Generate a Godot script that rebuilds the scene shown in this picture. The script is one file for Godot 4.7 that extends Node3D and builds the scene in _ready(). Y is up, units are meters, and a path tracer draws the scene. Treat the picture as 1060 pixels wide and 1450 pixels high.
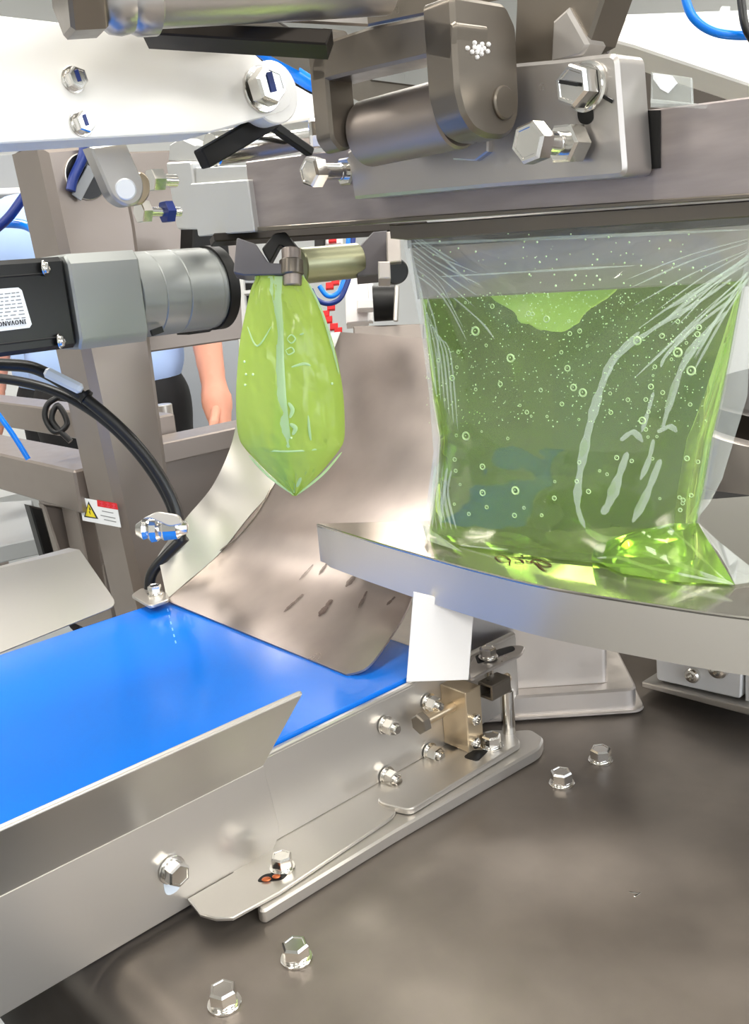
extends Node3D
# A pouch packing machine: filled bags leave the gripper table and slide down a chute onto a blue belt.
# World frame: y up, deck top at y = 0. U runs along the belt, V across it, both horizontal.

const EYE := Vector3(0, 0.42, 0)
const FOCAL := 1345.0
const ROLL := 5.0
const HD := 0.19          # top of the rotary table
var U := Vector3.RIGHT
var V := Vector3.FORWARD
var cf := Vector3.FORWARD
var cr := Vector3.RIGHT
var cu := Vector3.UP
var rng := RandomNumberGenerator.new()
var org := {}
var M := {}
var cache := {}

# ---------------------------------------------------------------- mesh builder
class MB:
	var v := PackedVector3Array()
	func tri(a: Vector3, b: Vector3, c: Vector3) -> void:
		v.append(a); v.append(b); v.append(c)
	func quad(a: Vector3, b: Vector3, c: Vector3, d: Vector3) -> void:
		tri(a, b, c); tri(a, c, d)
	func out(a: Vector3, b: Vector3, c: Vector3, o: Vector3) -> void:   # a triangle of a convex body about o
		if (c - a).cross(b - a).dot((a + b + c) / 3.0 - o) < 0.0:
			tri(a, c, b)
		else:
			tri(a, b, c)
	func qout(a: Vector3, b: Vector3, c: Vector3, d: Vector3, o: Vector3) -> void:
		out(a, b, c, o); out(a, c, d, o)
	func mesh(angle := 35.0, closed := true, at := Vector3.ZERO, inward := false) -> ArrayMesh:
		var n := v.size() / 3
		if closed and n > 0:
			var mid := Vector3.ZERO
			for p in v: mid += p
			mid /= v.size()
			var vol := 0.0
			for i in n:
				vol += (v[i * 3] - mid).dot((v[i * 3 + 1] - mid).cross(v[i * 3 + 2] - mid))
			if (vol > 0.0) != inward:
				for i in n:
					var t := v[i * 3 + 1]
					v[i * 3 + 1] = v[i * 3 + 2]
					v[i * 3 + 2] = t
		var fn := PackedVector3Array()
		var un := PackedVector3Array()
		var near := {}
		for i in n:
			var f := (v[i * 3 + 2] - v[i * 3]).cross(v[i * 3 + 1] - v[i * 3])
			fn.append(f)
			un.append(f.normalized())
			for k in 3:
				var key := Vector3i((v[i * 3 + k] * 40000.0).round())
				if not near.has(key):
					near[key] = PackedInt32Array()
				near[key].append(i)
		var lim := cos(deg_to_rad(angle))
		var nn := PackedVector3Array()
		var vv := PackedVector3Array()
		for i in n:
			for k in 3:
				var p := v[i * 3 + k]
				var s := Vector3.ZERO
				for j in near[Vector3i((p * 40000.0).round())]:
					if un[i].dot(un[j]) > lim:
						s += fn[j]
				nn.append(s.normalized() if s.length() > 1e-14 else Vector3.UP)
				vv.append(p - at)
		var arr := []
		arr.resize(Mesh.ARRAY_MAX)
		arr[Mesh.ARRAY_VERTEX] = vv
		arr[Mesh.ARRAY_NORMAL] = nn
		var m := ArrayMesh.new()
		m.add_surface_from_arrays(Mesh.PRIMITIVE_TRIANGLES, arr)
		return m

# ---------------------------------------------------------------- scene tree helpers
func thing(called: String, label: String, category: String, base: Vector3, group := "") -> Node3D:
	var o := Node3D.new()
	o.name = called
	add_child(o, true)
	o.position = base
	org[o] = base
	o.set_meta("label", label)
	o.set_meta("category", category)
	if group != "":
		o.set_meta("group", group)
	return o

func part(called: String, mb: MB, mat: Material, parent: Node3D, angle := 35.0, closed := true, label := "", inward := false) -> MeshInstance3D:
	var o := MeshInstance3D.new()
	o.name = called
	o.mesh = mb.mesh(angle, closed, org[parent], inward)
	o.material_override = mat
	parent.add_child(o, true)
	org[o] = org[parent]
	if label != "":
		o.set_meta("label", label)
	return o

func put(called: String, m: Mesh, mat: Material, parent: Node3D, xf: Transform3D) -> MeshInstance3D:   # a shared mesh at a place in the world
	var o := MeshInstance3D.new()
	o.name = called
	o.mesh = m
	o.material_override = mat
	parent.add_child(o, true)
	xf.origin -= org[parent]
	o.transform = xf
	return o

func struct(called: String, mb: MB, mat: Material) -> MeshInstance3D:
	var o := MeshInstance3D.new()
	o.name = called
	o.mesh = mb.mesh(20.0)
	o.material_override = mat
	add_child(o, true)
	org[o] = Vector3.ZERO
	o.set_meta("kind", "structure")
	return o

# ---------------------------------------------------------------- measuring: planes of the place on which the parts lie
func pl(x: float, y: float, p0: Vector3, n: Vector3) -> Vector3:
	var d := cf + cr * ((x - 530.0) / FOCAL) - cu * ((y - 725.0) / FOCAL)
	return EYE + d * ((p0 - EYE).dot(n) / d.dot(n))
func pu(x: float, y: float, u: float) -> Vector3: return pl(x, y, U * u, U)
func pv(x: float, y: float, w: float) -> Vector3: return pl(x, y, V * w, V)
func py(x: float, y: float, h: float) -> Vector3: return pl(x, y, Vector3.UP * h, Vector3.UP)
func pd(x: float, y: float, d: float) -> Vector3: return pl(x, y, EYE + cf * d, cf)
func W(u: float, w: float, h: float) -> Vector3: return U * u + V * w + Vector3.UP * h
func US(a: Array, u: float) -> PackedVector3Array:
	var r := PackedVector3Array()
	for i in a.size() / 2: r.append(pu(a[i * 2], a[i * 2 + 1], u))
	return r
func VS(a: Array, w: float) -> PackedVector3Array:
	var r := PackedVector3Array()
	for i in a.size() / 2: r.append(pv(a[i * 2], a[i * 2 + 1], w))
	return r
func YS(a: Array, h: float) -> PackedVector3Array:
	var r := PackedVector3Array()
	for i in a.size() / 2: r.append(py(a[i * 2], a[i * 2 + 1], h))
	return r
func DS(a: Array, d: float) -> PackedVector3Array:
	var r := PackedVector3Array()
	for i in a.size() / 2: r.append(pd(a[i * 2], a[i * 2 + 1], d))
	return r
func WS(a: Array) -> PackedVector3Array:
	var r := PackedVector3Array()
	for i in a.size() / 3: r.append(W(a[i * 3], a[i * 3 + 1], a[i * 3 + 2]))
	return r

# ---------------------------------------------------------------- shapes
func rounded(pts: PackedVector3Array, r: float, only := [], seg := 5) -> PackedVector3Array:
	var res := PackedVector3Array()
	var n := pts.size()
	for i in n:
		if only.size() and not i in only:
			res.append(pts[i])
			continue
		var a := pts[(i + n - 1) % n] - pts[i]
		var b := pts[(i + 1) % n] - pts[i]
		var k := minf(r, minf(a.length(), b.length()) * 0.48)
		var p := pts[i] + a.normalized() * k
		var q := pts[i] + b.normalized() * k
		for j in seg + 1:
			var t := float(j) / seg
			res.append(p.lerp(pts[i], t).lerp(pts[i].lerp(q, t), t))
	return res

func prism(mb: MB, pts: PackedVector3Array, n: Vector3, th: float, bev := 0.0008) -> void:
	n = n.normalized()
	var e1 := (pts[1] - pts[0]).normalized()
	for i in pts.size():
		var e := pts[(i + 1) % pts.size()] - pts[i]
		if e.length() > 0.002:
			e1 = (e - n * e.dot(n)).normalized()
			break
	var e2 := n.cross(e1)
	var p2 := PackedVector2Array()
	var clean := PackedVector3Array()
	for i in pts.size():
		if clean.size() == 0 or clean[-1].distance_to(pts[i]) > 0.00005:
			clean.append(pts[i])
	var o := clean[0]
	for p in clean:
		p2.append(Vector2((p - o).dot(e1), (p - o).dot(e2)))
	if Geometry2D.is_polygon_clockwise(p2):
		p2.reverse()
		clean.reverse()
	var c := p2.size()
	var ins := PackedVector3Array()
	var in2 := PackedVector2Array()
	for i in c:
		var d0 := (p2[i] - p2[(i + c - 1) % c]).normalized()
		var d1 := (p2[(i + 1) % c] - p2[i]).normalized()
		var n0 := Vector2(-d0.y, d0.x)
		var n1 := Vector2(-d1.y, d1.x)
		var mm := n0 + n1
		var k := bev / maxf(0.35, 1.0 + n0.dot(n1)) if bev > 0.0 else 0.0
		var q := p2[i] + mm * k
		in2.append(q)
		ins.append(o + e1 * q.x + e2 * q.y)
	var idx := Geometry2D.triangulate_polygon(in2)
	if idx.is_empty():
		idx = Geometry2D.triangulate_polygon(p2)
	var back := -n * th
	for i in range(0, idx.size(), 3):
		var a := ins[idx[i]]
		var b := ins[idx[i + 1]]
		var d := ins[idx[i + 2]]
		if (d - a).cross(b - a).dot(n) < 0.0:
			var t := b
			b = d
			d = t
		mb.tri(a, b, d)
		mb.tri(a + back, d + back, b + back)
	for i in c:
		var j := (i + 1) % c
		var oi := clean[i] - n * (n.dot(clean[i] - o))
		var oj := clean[j] - n * (n.dot(clean[j] - o))
		if bev > 0.0:
			mb.quad(ins[i], ins[j], oj - n * bev, oi - n * bev)
			mb.quad(oi - n * bev, oj - n * bev, oj + back + n * bev, oi + back + n * bev)
			mb.quad(oi + back + n * bev, oj + back + n * bev, ins[j] + back, ins[i] + back)
		else:
			mb.quad(oi, oj, oj + back, oi + back)

func box(mb: MB, c: Vector3, a: Vector3, b: Vector3, d: Vector3, bev := 0.001) -> void:   # half vectors
	var e := [a, b, d]
	var ax := [a.normalized(), b.normalized(), d.normalized()]
	var f := func(i: int, s: Array) -> Vector3:
		var p := c
		for k in 3:
			p += e[k] * s[k] - (Vector3.ZERO if k == i else ax[k] * bev * s[k])
		return p
	for i in 3:
		var j := (i + 1) % 3
		var k := (i + 2) % 3
		for s in [-1, 1]:
			var q := []
			for t in [[-1, -1], [1, -1], [1, 1], [-1, 1]]:
				var sg := [0, 0, 0]
				sg[i] = s; sg[j] = t[0]; sg[k] = t[1]
				q.append(f.call(i, sg))
			mb.qout(q[0], q[1], q[2], q[3], c)
			for t in [-1, 1]:
				var s1 := [0, 0, 0]
				s1[i] = s; s1[j] = t; s1[k] = -1
				var s2 := [0, 0, 0]
				s2[i] = s; s2[j] = t; s2[k] = 1
				mb.qout(f.call(i, s1), f.call(i, s2), f.call(j, s2), f.call(j, s1), c)
	for sx in [-1, 1]:
		for sy in [-1, 1]:
			for sz in [-1, 1]:
				var s := [sx, sy, sz]
				mb.out(f.call(0, s), f.call(1, s), f.call(2, s), c)

func bar(mb: MB, p: Vector3, q: Vector3, across: Vector3, w: float, h: float, bev := 0.001) -> void:
	var d := (q - p)
	var e := (across - d.normalized() * across.dot(d.normalized())).normalized()
	box(mb, (p + q) / 2.0, d / 2.0, e * w / 2.0, d.normalized().cross(e) * h / 2.0, bev)

func side_of(ax: Vector3) -> Vector3:
	return ax.cross(Vector3.UP if absf(ax.y) < 0.9 else Vector3.RIGHT).normalized()

func lathe(mb: MB, at: Vector3, ax: Vector3, prof: Array, seg := 28, turn := 0.0) -> void:   # prof: r, h, r, h ...
	ax = ax.normalized()
	var e1 := side_of(ax)
	var e2 := ax.cross(e1)
	for k in prof.size() / 2 - 1:
		for i in seg:
			var a0 := TAU * i / seg + turn
			var a1 := TAU * (i + 1) / seg + turn
			var d0 := e1 * cos(a0) + e2 * sin(a0)
			var d1 := e1 * cos(a1) + e2 * sin(a1)
			var r0: float = prof[k * 2]
			var r1: float = prof[k * 2 + 2]
			var b0: Vector3 = at + ax * prof[k * 2 + 1]
			var b1: Vector3 = at + ax * prof[k * 2 + 3]
			if r0 > 0.0: mb.tri(b0 + d0 * r0, b0 + d1 * r0, b1 + d1 * r1)
			if r1 > 0.0: mb.tri(b0 + d0 * r0, b1 + d1 * r1, b1 + d0 * r1)

func cyl(mb: MB, p: Vector3, q: Vector3, r: float, seg := 28, bev := 0.001) -> void:
	var l := p.distance_to(q)
	lathe(mb, p, q - p, [0, 0, r - bev, 0, r, bev, r, l - bev, r - bev, l, 0, l], seg)

func smooth(pts: PackedVector3Array, per := 8) -> PackedVector3Array:
	var res := PackedVector3Array()
	var n := pts.size()
	for i in n - 1:
		for j in per:
			res.append(pts[i].cubic_interpolate(pts[i + 1], pts[maxi(i - 1, 0)], pts[mini(i + 2, n - 1)], float(j) / per))
	res.append(pts[n - 1])
	return res

func tube(mb: MB, path: PackedVector3Array, r: float, seg := 10, flat := 1.0, flat_dir := Vector3.ZERO, ends := 1.0, wob := 0.0) -> void:
	var n := path.size()
	var rings := []
	var e := side_of((path[1] - path[0]).normalized())
	for i in n:
		var d := (path[mini(i + 1, n - 1)] - path[maxi(i - 1, 0)]).normalized()
		e = (e - d * e.dot(d)).normalized()
		var e1 := e
		if flat_dir != Vector3.ZERO:
			e1 = (flat_dir - d * flat_dir.dot(d)).normalized()
		var e2 := d.cross(e1)
		var rr := r
		if ends < 1.0:
			rr *= lerpf(ends, 1.0, sqrt(sin(PI * clampf(float(i) / (n - 1), 0.0, 1.0))))
		if wob > 0.0:
			rr *= 1.0 + wob * (sin(i * 1.7) * 0.5 + sin(i * 0.61 + 1.0))
		var ring := PackedVector3Array()
		for k in seg:
			var a := TAU * k / seg
			ring.append(path[i] + e1 * cos(a) * rr * flat + e2 * sin(a) * rr)
		rings.append(ring)
	for i in n - 1:
		for k in seg:
			var l := (k + 1) % seg
			mb.quad(rings[i][k], rings[i][l], rings[i + 1][l], rings[i + 1][k])
	for k in seg:
		var l := (k + 1) % seg
		mb.tri(path[0], rings[0][l], rings[0][k])
		mb.tri(path[n - 1], rings[n - 1][k], rings[n - 1][l])

func sheet(mb: MB, g: Array, th: float) -> void:   # a grid of points (rows of equal length) thickened behind its face
	var nr := g.size()
	var nc: int = g[0].size()
	var b := []
	for i in nr:
		var row := PackedVector3Array()
		for j in nc:
			var du: Vector3 = g[i][mini(j + 1, nc - 1)] - g[i][maxi(j - 1, 0)]
			var dv: Vector3 = g[mini(i + 1, nr - 1)][j] - g[maxi(i - 1, 0)][j]
			row.append(g[i][j] - du.cross(dv).normalized() * th)
		b.append(row)
	for i in nr - 1:
		for j in nc - 1:
			mb.quad(g[i][j], g[i][j + 1], g[i + 1][j + 1], g[i + 1][j])
			mb.quad(b[i][j], b[i + 1][j], b[i + 1][j + 1], b[i][j + 1])
	for i in nr - 1:
		mb.quad(g[i][0], g[i + 1][0], b[i + 1][0], b[i][0])
		mb.quad(g[i][nc - 1], b[i][nc - 1], b[i + 1][nc - 1], g[i + 1][nc - 1])
	for j in nc - 1:
		mb.quad(g[0][j], b[0][j], b[0][j + 1], g[0][j + 1])
		mb.quad(g[nr - 1][j], g[nr - 1][j + 1], b[nr - 1][j + 1], b[nr - 1][j])

func ball(mb: MB, c: Vector3, r: Vector3, seg := 12) -> void:
	var h := seg / 2
	for i in h:
		for j in seg:
			var p := func(a: int, b: int) -> Vector3:
				var t := PI * a / h
				var f := TAU * b / seg
				return c + Vector3(sin(t) * cos(f) * r.x, cos(t) * r.y, sin(t) * sin(f) * r.z)
			if i > 0: mb.tri(p.call(i, j), p.call(i + 1, j + 1), p.call(i, j + 1))
			if i < h - 1: mb.tri(p.call(i, j), p.call(i + 1, j), p.call(i + 1, j + 1))

# bolts: a head 1 unit across its flats, washers under it; shared meshes
func hexm(kind: String) -> Mesh:
	if cache.has(kind): return cache[kind]
	var mb := MB.new()
	match kind:
		"head":
			lathe(mb, Vector3.ZERO, Vector3.UP, [0, 0.22, 0.577, 0.22, 0.577, 0.68, 0.5, 0.78, 0.42, 0.78, 0.40, 0.75, 0, 0.75], 6)
		"nut":
			lathe(mb, Vector3.ZERO, Vector3.UP, [0, 0.2, 0.5, 0.2, 0.577, 0.28, 0.577, 0.92, 0.5, 1.0, 0.34, 1.0, 0, 1.0], 6)
			lathe(mb, Vector3.ZERO, Vector3.UP, [0.33, 0.9, 0.33, 1.25, 0.28, 1.32, 0, 1.32], 16)
		"dome":
			lathe(mb, Vector3.ZERO, Vector3.UP, [0, 0, 0.5, 0, 0.5, 0.3, 0.42, 0.42, 0.28, 0.46, 0.26, 0.46, 0.24, 0.2, 0, 0.2], 24)
		"washer":
			lathe(mb, Vector3.ZERO, Vector3.UP, [0.2, 0, 0.66, 0, 0.68, 0.02, 0.68, 0.1, 0.66, 0.12, 0.2, 0.12, 0.2, 0], 28)
		"spring":
			lathe(mb, Vector3.ZERO, Vector3.UP, [0.2, 0.12, 0.52, 0.12, 0.53, 0.14, 0.53, 0.21, 0.52, 0.23, 0.2, 0.23, 0.2, 0.12], 28)
	cache[kind] = mb.mesh(30.0)
	return cache[kind]

func bolt(parent: Node3D, at: Vector3, n: Vector3, size: float, kind := "head", washers := true, spin := 0.3, called := "bolt") -> MeshInstance3D:
	n = n.normalized()
	var e := side_of(n)
	var b := Basis(e, n, e.cross(n)).orthonormalized()
	b = Basis(n, spin) * b
	b = b.scaled_local(Vector3.ONE * size)
	var o := put(called, hexm(kind), M.bright, parent, Transform3D(b, at))
	if washers:
		for w in [["washer", "washer"], ["spring", "spring_washer"]]:
			var s := MeshInstance3D.new()
			s.name = w[1]
			s.mesh = hexm(w[0])
			s.material_override = M.bright
			o.add_child(s, true)
	return o

# ---------------------------------------------------------------- materials
func noise_tex(freq: float, lo: float, hi: float, octaves := 4, kind := FastNoiseLite.TYPE_SIMPLEX_SMOOTH, sd := 3, bump := false) -> NoiseTexture2D:
	var f := FastNoiseLite.new()
	f.seed = sd
	f.noise_type = kind
	f.frequency = freq
	f.fractal_octaves = octaves
	var t := NoiseTexture2D.new()
	t.width = 512
	t.height = 512
	t.seamless = true
	t.noise = f
	if bump:
		t.as_normal_map = true
		t.bump_strength = hi
	else:
		var g := Gradient.new()
		g.set_color(0, Color(lo, lo, lo))
		g.set_color(1, Color(hi, hi, hi))
		t.color_ramp = g
	return t

func std(c: Color, rough: float, metal := 0.0) -> StandardMaterial3D:
	var m := StandardMaterial3D.new()
	m.albedo_color = c
	m.roughness = rough
	m.metallic = metal
	return m

func steel(c: Color, rough: float, tex := "brush", scale := Vector3(3, 60, 3), tint := "", metal := 0.8) -> StandardMaterial3D:
	var m := std(c, rough, metal)
	m.uv1_triplanar = true
	m.uv1_world_triplanar = true
	m.uv1_scale = scale
	m.roughness_texture = cache[tex]
	m.roughness_texture_channel = BaseMaterial3D.TEXTURE_CHANNEL_RED
	if tint != "":
		m.albedo_texture = cache[tint]
	return m

func glow(c: Color, e: float) -> StandardMaterial3D:
	var m := std(c, 0.6)
	m.emission_enabled = true
	m.emission = c
	m.emission_energy_multiplier = e
	return m

func make_materials() -> void:
	cache["brush"] = noise_tex(0.012, 0.88, 1.0, 2)
	cache["blot"] = noise_tex(0.008, 0.66, 1.0, 5, FastNoiseLite.TYPE_SIMPLEX_SMOOTH, 8)
	cache["stain"] = noise_tex(0.006, 0.86, 1.0, 5, FastNoiseLite.TYPE_SIMPLEX_SMOOTH, 21)
	cache["ripple"] = noise_tex(0.012, 0, 2.0, 3, FastNoiseLite.TYPE_SIMPLEX_SMOOTH, 5, true)
	M.deck = steel(Color(0.50, 0.465, 0.43), 0.5, "blot", Vector3(3, 3, 3), "stain", 0.6)
	M.sheet = steel(Color(0.80, 0.77, 0.74), 0.36, "blot", Vector3(4, 4, 4), "stain")
	M.guard = steel(Color(0.79, 0.77, 0.74), 0.36, "brush", Vector3(2, 50, 2), "", 0.85)
	M.bar = steel(Color(0.70, 0.66, 0.65), 0.42, "brush", Vector3(5, 20, 5), "stain")
	M.cast = steel(Color(0.48, 0.45, 0.41), 0.40, "blot", Vector3(9, 9, 9))
	M.block = steel(Color(0.72, 0.70, 0.68), 0.40, "blot", Vector3(6, 6, 6))
	M.bright = std(Color(0.88, 0.87, 0.85), 0.16, 1.0)
	M.brass = steel(Color(0.78, 0.71, 0.60), 0.34, "brush", Vector3(6, 20, 6))
	M.arm = std(Color(0.97, 0.96, 0.94), 0.4, 0.1)
	M.white = std(Color(0.93, 0.92, 0.91), 0.45)
	M.post = steel(Color(0.60, 0.56, 0.53), 0.45, "brush", Vector3(5, 5, 5))
	M.satin = steel(Color(0.86, 0.83, 0.80), 0.5, "blot", Vector3(4, 4, 4))
	M.alu = std(Color(0.78, 0.78, 0.77), 0.42, 0.6)
	M.black = std(Color(0.035, 0.035, 0.035), 0.32)
	M.rubber = std(Color(0.03, 0.03, 0.032), 0.38)
	M.dark = std(Color(0.10, 0.095, 0.09), 0.5, 0.4)
	M.belt = std(Color(0.0, 0.42, 0.83), 0.18)
	M.belt_mark = std(Color(0.45, 0.68, 0.95), 0.3)
	M.hose = std(Color(0.01, 0.50, 0.95), 0.28)
	M.blue_dark = std(Color(0.04, 0.16, 0.45), 0.35)
	M.pale = std(Color(0.80, 0.83, 0.86), 0.35)
	M.paper = std(Color(0.95, 0.96, 0.97), 0.6)
	M.ink = std(Color(0.10, 0.11, 0.13), 0.6)
	M.red = std(Color(0.85, 0.06, 0.08), 0.5)
	M.pink = std(Color(0.90, 0.25, 0.35), 0.5)
	M.yellow = std(Color(0.95, 0.88, 0.12), 0.5)
	M.copper = std(Color(0.80, 0.45, 0.28), 0.4, 0.9)
	M.stamp = std(Color(0.30, 0.13, 0.03), 0.6)
	M.skin = std(Color(0.86, 0.60, 0.50), 0.55)
	M.shirt = std(Color(0.66, 0.76, 0.93), 0.85)
	M.trousers = std(Color(0.03, 0.03, 0.04), 0.8)
	M.hair = std(Color(0.05, 0.04, 0.035), 0.6)
	M.wall = std(Color(0.90, 0.90, 0.89), 0.8)
	M.floor = std(Color(0.60, 0.61, 0.61), 0.45)
	M.grey = std(Color(0.55, 0.56, 0.57), 0.5, 0.2)
	# bag film: a clear skin; light passes straight, the wrinkled surface shines
	M.film = std(Color(0.97, 1.0, 0.97, 0.05), 0.05)
	M.film.transparency = BaseMaterial3D.TRANSPARENCY_ALPHA
	M.film.metallic_specular = 0.7
	M.film_thick = std(Color(0.94, 0.97, 0.95, 0.16), 0.12)
	M.film_thick.transparency = BaseMaterial3D.TRANSPARENCY_ALPHA
	M.crease = std(Color(0.90, 0.96, 0.90, 0.25), 0.3)
	M.crease.transparency = BaseMaterial3D.TRANSPARENCY_ALPHA
	# the liquid: clear green
	M.liquid = std(Color(0.82, 0.985, 0.50, 0.04), 0.02)
	M.liquid.refraction_enabled = true
	M.liquid.refraction_scale = 0.033
	M.air = std(Color(1, 1, 1, 0.0), 0.0)
	M.air.refraction_enabled = true
	M.air.refraction_scale = 0.033
	# the second bag: cloudy green gel
	M.gel = std(Color(0.70, 0.80, 0.42), 0.2)
	M.gel.backlight_enabled = true
	M.gel.backlight = Color(0.88, 0.93, 0.55)
	M.gel_pale = std(Color(0.82, 0.90, 0.74), 0.2)
	M.gel_pale.backlight_enabled = true
	M.gel_pale.backlight = Color(0.8, 0.92, 0.7)
	M.froth = std(Color(0.85, 0.97, 0.75), 0.15)
	M.gel_clear = std(Color(0.86, 0.98, 0.60, 0.10), 0.05)
	M.gel_clear.refraction_enabled = true
	M.gel_clear.refraction_scale = 0.033
	M.table = steel(Color(0.74, 0.72, 0.68), 0.15, "blot", Vector3(4, 4, 4), "", 0.9)
	M.pale_metal = std(Color(0.92, 0.92, 0.92), 0.4, 0.3)
	M.dark_steel = std(Color(0.20, 0.18, 0.16), 0.4, 0.7)
	M.olive = std(Color(0.62, 0.62, 0.50), 0.36, 0.8)
	M.grey_steel = std(Color(0.42, 0.41, 0.42), 0.45, 0.7)
	M.chute = steel(Color(0.74, 0.69, 0.66), 0.38, "blot", Vector3(4, 4, 4), "stain")
	M.smear = std(Color(0.36, 0.27, 0.24, 0.32), 0.5, 0.2)
	M.smear.transparency = BaseMaterial3D.TRANSPARENCY_ALPHA
	M.ring = std(Color(0.86, 0.97, 0.74, 0.7), 0.3)
	M.ring.transparency = BaseMaterial3D.TRANSPARENCY_ALPHA
	M.motor_grey = std(Color(0.60, 0.61, 0.60), 0.42, 0.5)

# ================================================================ the place
const EXPOSURE := 1.3
const LAMP_ENERGY := 4.0
const SKY_ENERGY := 2.1
func _ready() -> void:
	rng.seed = 11
	# camera
	var pitch := atan(353.0 * cos(deg_to_rad(ROLL)) / FOCAL)
	cf = Vector3(0, -sin(pitch), -cos(pitch))
	var u0 := Vector3.RIGHT.cross(cf)
	cr = Vector3.RIGHT * cos(deg_to_rad(ROLL)) - u0 * sin(deg_to_rad(ROLL))
	cu = u0 * cos(deg_to_rad(ROLL)) + Vector3.RIGHT * sin(deg_to_rad(ROLL))
	U = Vector3(0.75208, 0, -0.65907).normalized()
	V = Vector3(U.z, 0, -U.x)
	var cam := Camera3D.new()
	cam.name = "camera"
	cam.transform = Transform3D(Basis(cr, cu, -cf), EYE)
	cam.fov = rad_to_deg(2.0 * atan(725.0 / FOCAL))
	cam.near = 0.02
	cam.far = 60.0
	add_child(cam)
	cam.current = true
	# sky and exposure (the hall is closed: its ceiling panels light it)
	var env := Environment.new()
	var sky := Sky.new()
	var air := ProceduralSkyMaterial.new()
	air.sky_top_color = Color(0.86, 0.90, 0.96)
	air.sky_horizon_color = Color(0.93, 0.95, 0.97)
	air.ground_bottom_color = Color(0.5, 0.5, 0.48)
	air.ground_horizon_color = Color(0.85, 0.86, 0.86)
	air.sky_energy_multiplier = SKY_ENERGY
	air.ground_energy_multiplier = SKY_ENERGY * 0.6
	sky.sky_material = air
	env.background_mode = Environment.BG_SKY
	env.sky = sky
	env.tonemap_mode = Environment.TONE_MAPPER_LINEAR
	env.tonemap_exposure = EXPOSURE
	env.sdfgi_enabled = true
	env.ssao_enabled = true
	env.ssil_enabled = true
	var we := WorldEnvironment.new()
	we.name = "environment"
	we.environment = env
	add_child(we)
	make_materials()
	ceiling_lamps()
	hall()
	deck()
	conveyor()
	rotary_table()
	pedestal()
	chute()
	clamp_bar()
	gripper_block()
	rotor()
	left_arm()
	posts()
	motor()
	near_guard()
	adjuster()
	big_bag()
	small_bag()
	small_gripper()
	cables()
	people()
	background()


func ceiling_lamps() -> void:
	var cols := ["nearest the left wall", "in the middle column", "nearest the right wall"]
	var lines := ["in the row beside the windows", "in the row above the machine", "in the row beside the back wall"]
	for i in 3:
		for j in 3:
			var at := W(i * 2.6 - 2.2, j * 2.6 - 2.2, 2.55)
			var t := thing("ceiling_lamp", "flat ceiling lamp panel %s, %s" % [cols[i], lines[j]], "lamp", at, "ceiling lamp panels")
			var mb := MB.new()
			box(mb, at + Vector3.UP * 0.02, U * 0.66, V * 0.36, Vector3.UP * 0.02, 0.004)
			part("frame", mb, M.white, t)
			mb = MB.new()
			box(mb, at - Vector3.UP * 0.004, U * 0.62, V * 0.32, Vector3.UP * 0.004, 0.001)
			part("diffuser", mb, glow(Color(1, 0.985, 0.96), 2.5), t)
			var l := AreaLight3D.new()
			l.name = "lamp_light"
			l.area_size = Vector2(1.2, 0.6)
			l.light_energy = LAMP_ENERGY
			l.light_color = Color(1, 0.985, 0.955)
			l.shadow_enabled = true
			l.area_range = 14.0
			l.transform = Transform3D(Basis(U, V, -U.cross(-V)).orthonormalized(), Vector3(0, -0.012, 0))
			l.basis = Basis(U, -U.cross(Vector3.UP), Vector3.UP).orthonormalized()
			t.add_child(l, true)

func hall() -> void:
	var mb := MB.new()
	box(mb, W(0.5, 1, -0.95), U * 6, V * 5.5, Vector3.UP * 0.05)
	struct("floor", mb, M.floor)
	mb = MB.new()
	box(mb, W(0.5, 1, 2.65), U * 6, V * 5.5, Vector3.UP * 0.05)
	struct("ceiling", mb, M.wall)
	# the front wall has a band of three tall windows
	var segs := [[-6.0, -2.6, -0.95, 2.75], [-2.6, 4.4, -0.95, -0.1], [-2.6, 4.4, 2.2, 2.75], [4.4, 7.0, -0.95, 2.75], [-0.4, -0.2, -0.1, 2.2], [2.0, 2.2, -0.1, 2.2]]
	mb = MB.new()
	for s in segs:
		box(mb, W((s[0] + s[1]) / 2.0, -4.5, (s[2] + s[3]) / 2.0), U * (s[1] - s[0]) / 2.0, V * 0.1, Vector3.UP * (s[3] - s[2]) / 2.0)
	struct("wall_front", mb, M.wall)
	var spans := [[-2.6, -0.4], [-0.2, 2.0], [2.2, 4.4]]
	for i in 3:
		var x0: float = spans[i][0]
		var x1: float = spans[i][1]
		mb = MB.new()
		for k in [[x0, x0 + 0.05, -0.1, 2.2], [x1 - 0.05, x1, -0.1, 2.2], [x0 + 0.05, x1 - 0.05, -0.1, -0.05], [x0 + 0.05, x1 - 0.05, 2.15, 2.2]]:
			box(mb, W((k[0] + k[1]) / 2.0, -4.5, (k[2] + k[3]) / 2.0), U * (k[1] - k[0]) / 2.0, V * 0.04, Vector3.UP * (k[3] - k[2]) / 2.0)
		struct("window_%d" % (i + 1), mb, M.white)
	for w in [["wall_right", W(6.5, 1, 0.85), U * 0.1, V * 5.7], ["wall_left", W(-5.5, 1, 0.85), U * 0.1, V * 5.7], ["wall_back", W(0.5, 6.5, 0.85), U * 6.2, V * 0.1]]:
		mb = MB.new()
		box(mb, w[1], w[2], w[3], Vector3.UP * 1.9)
		struct(w[0], mb, M.wall)

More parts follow.
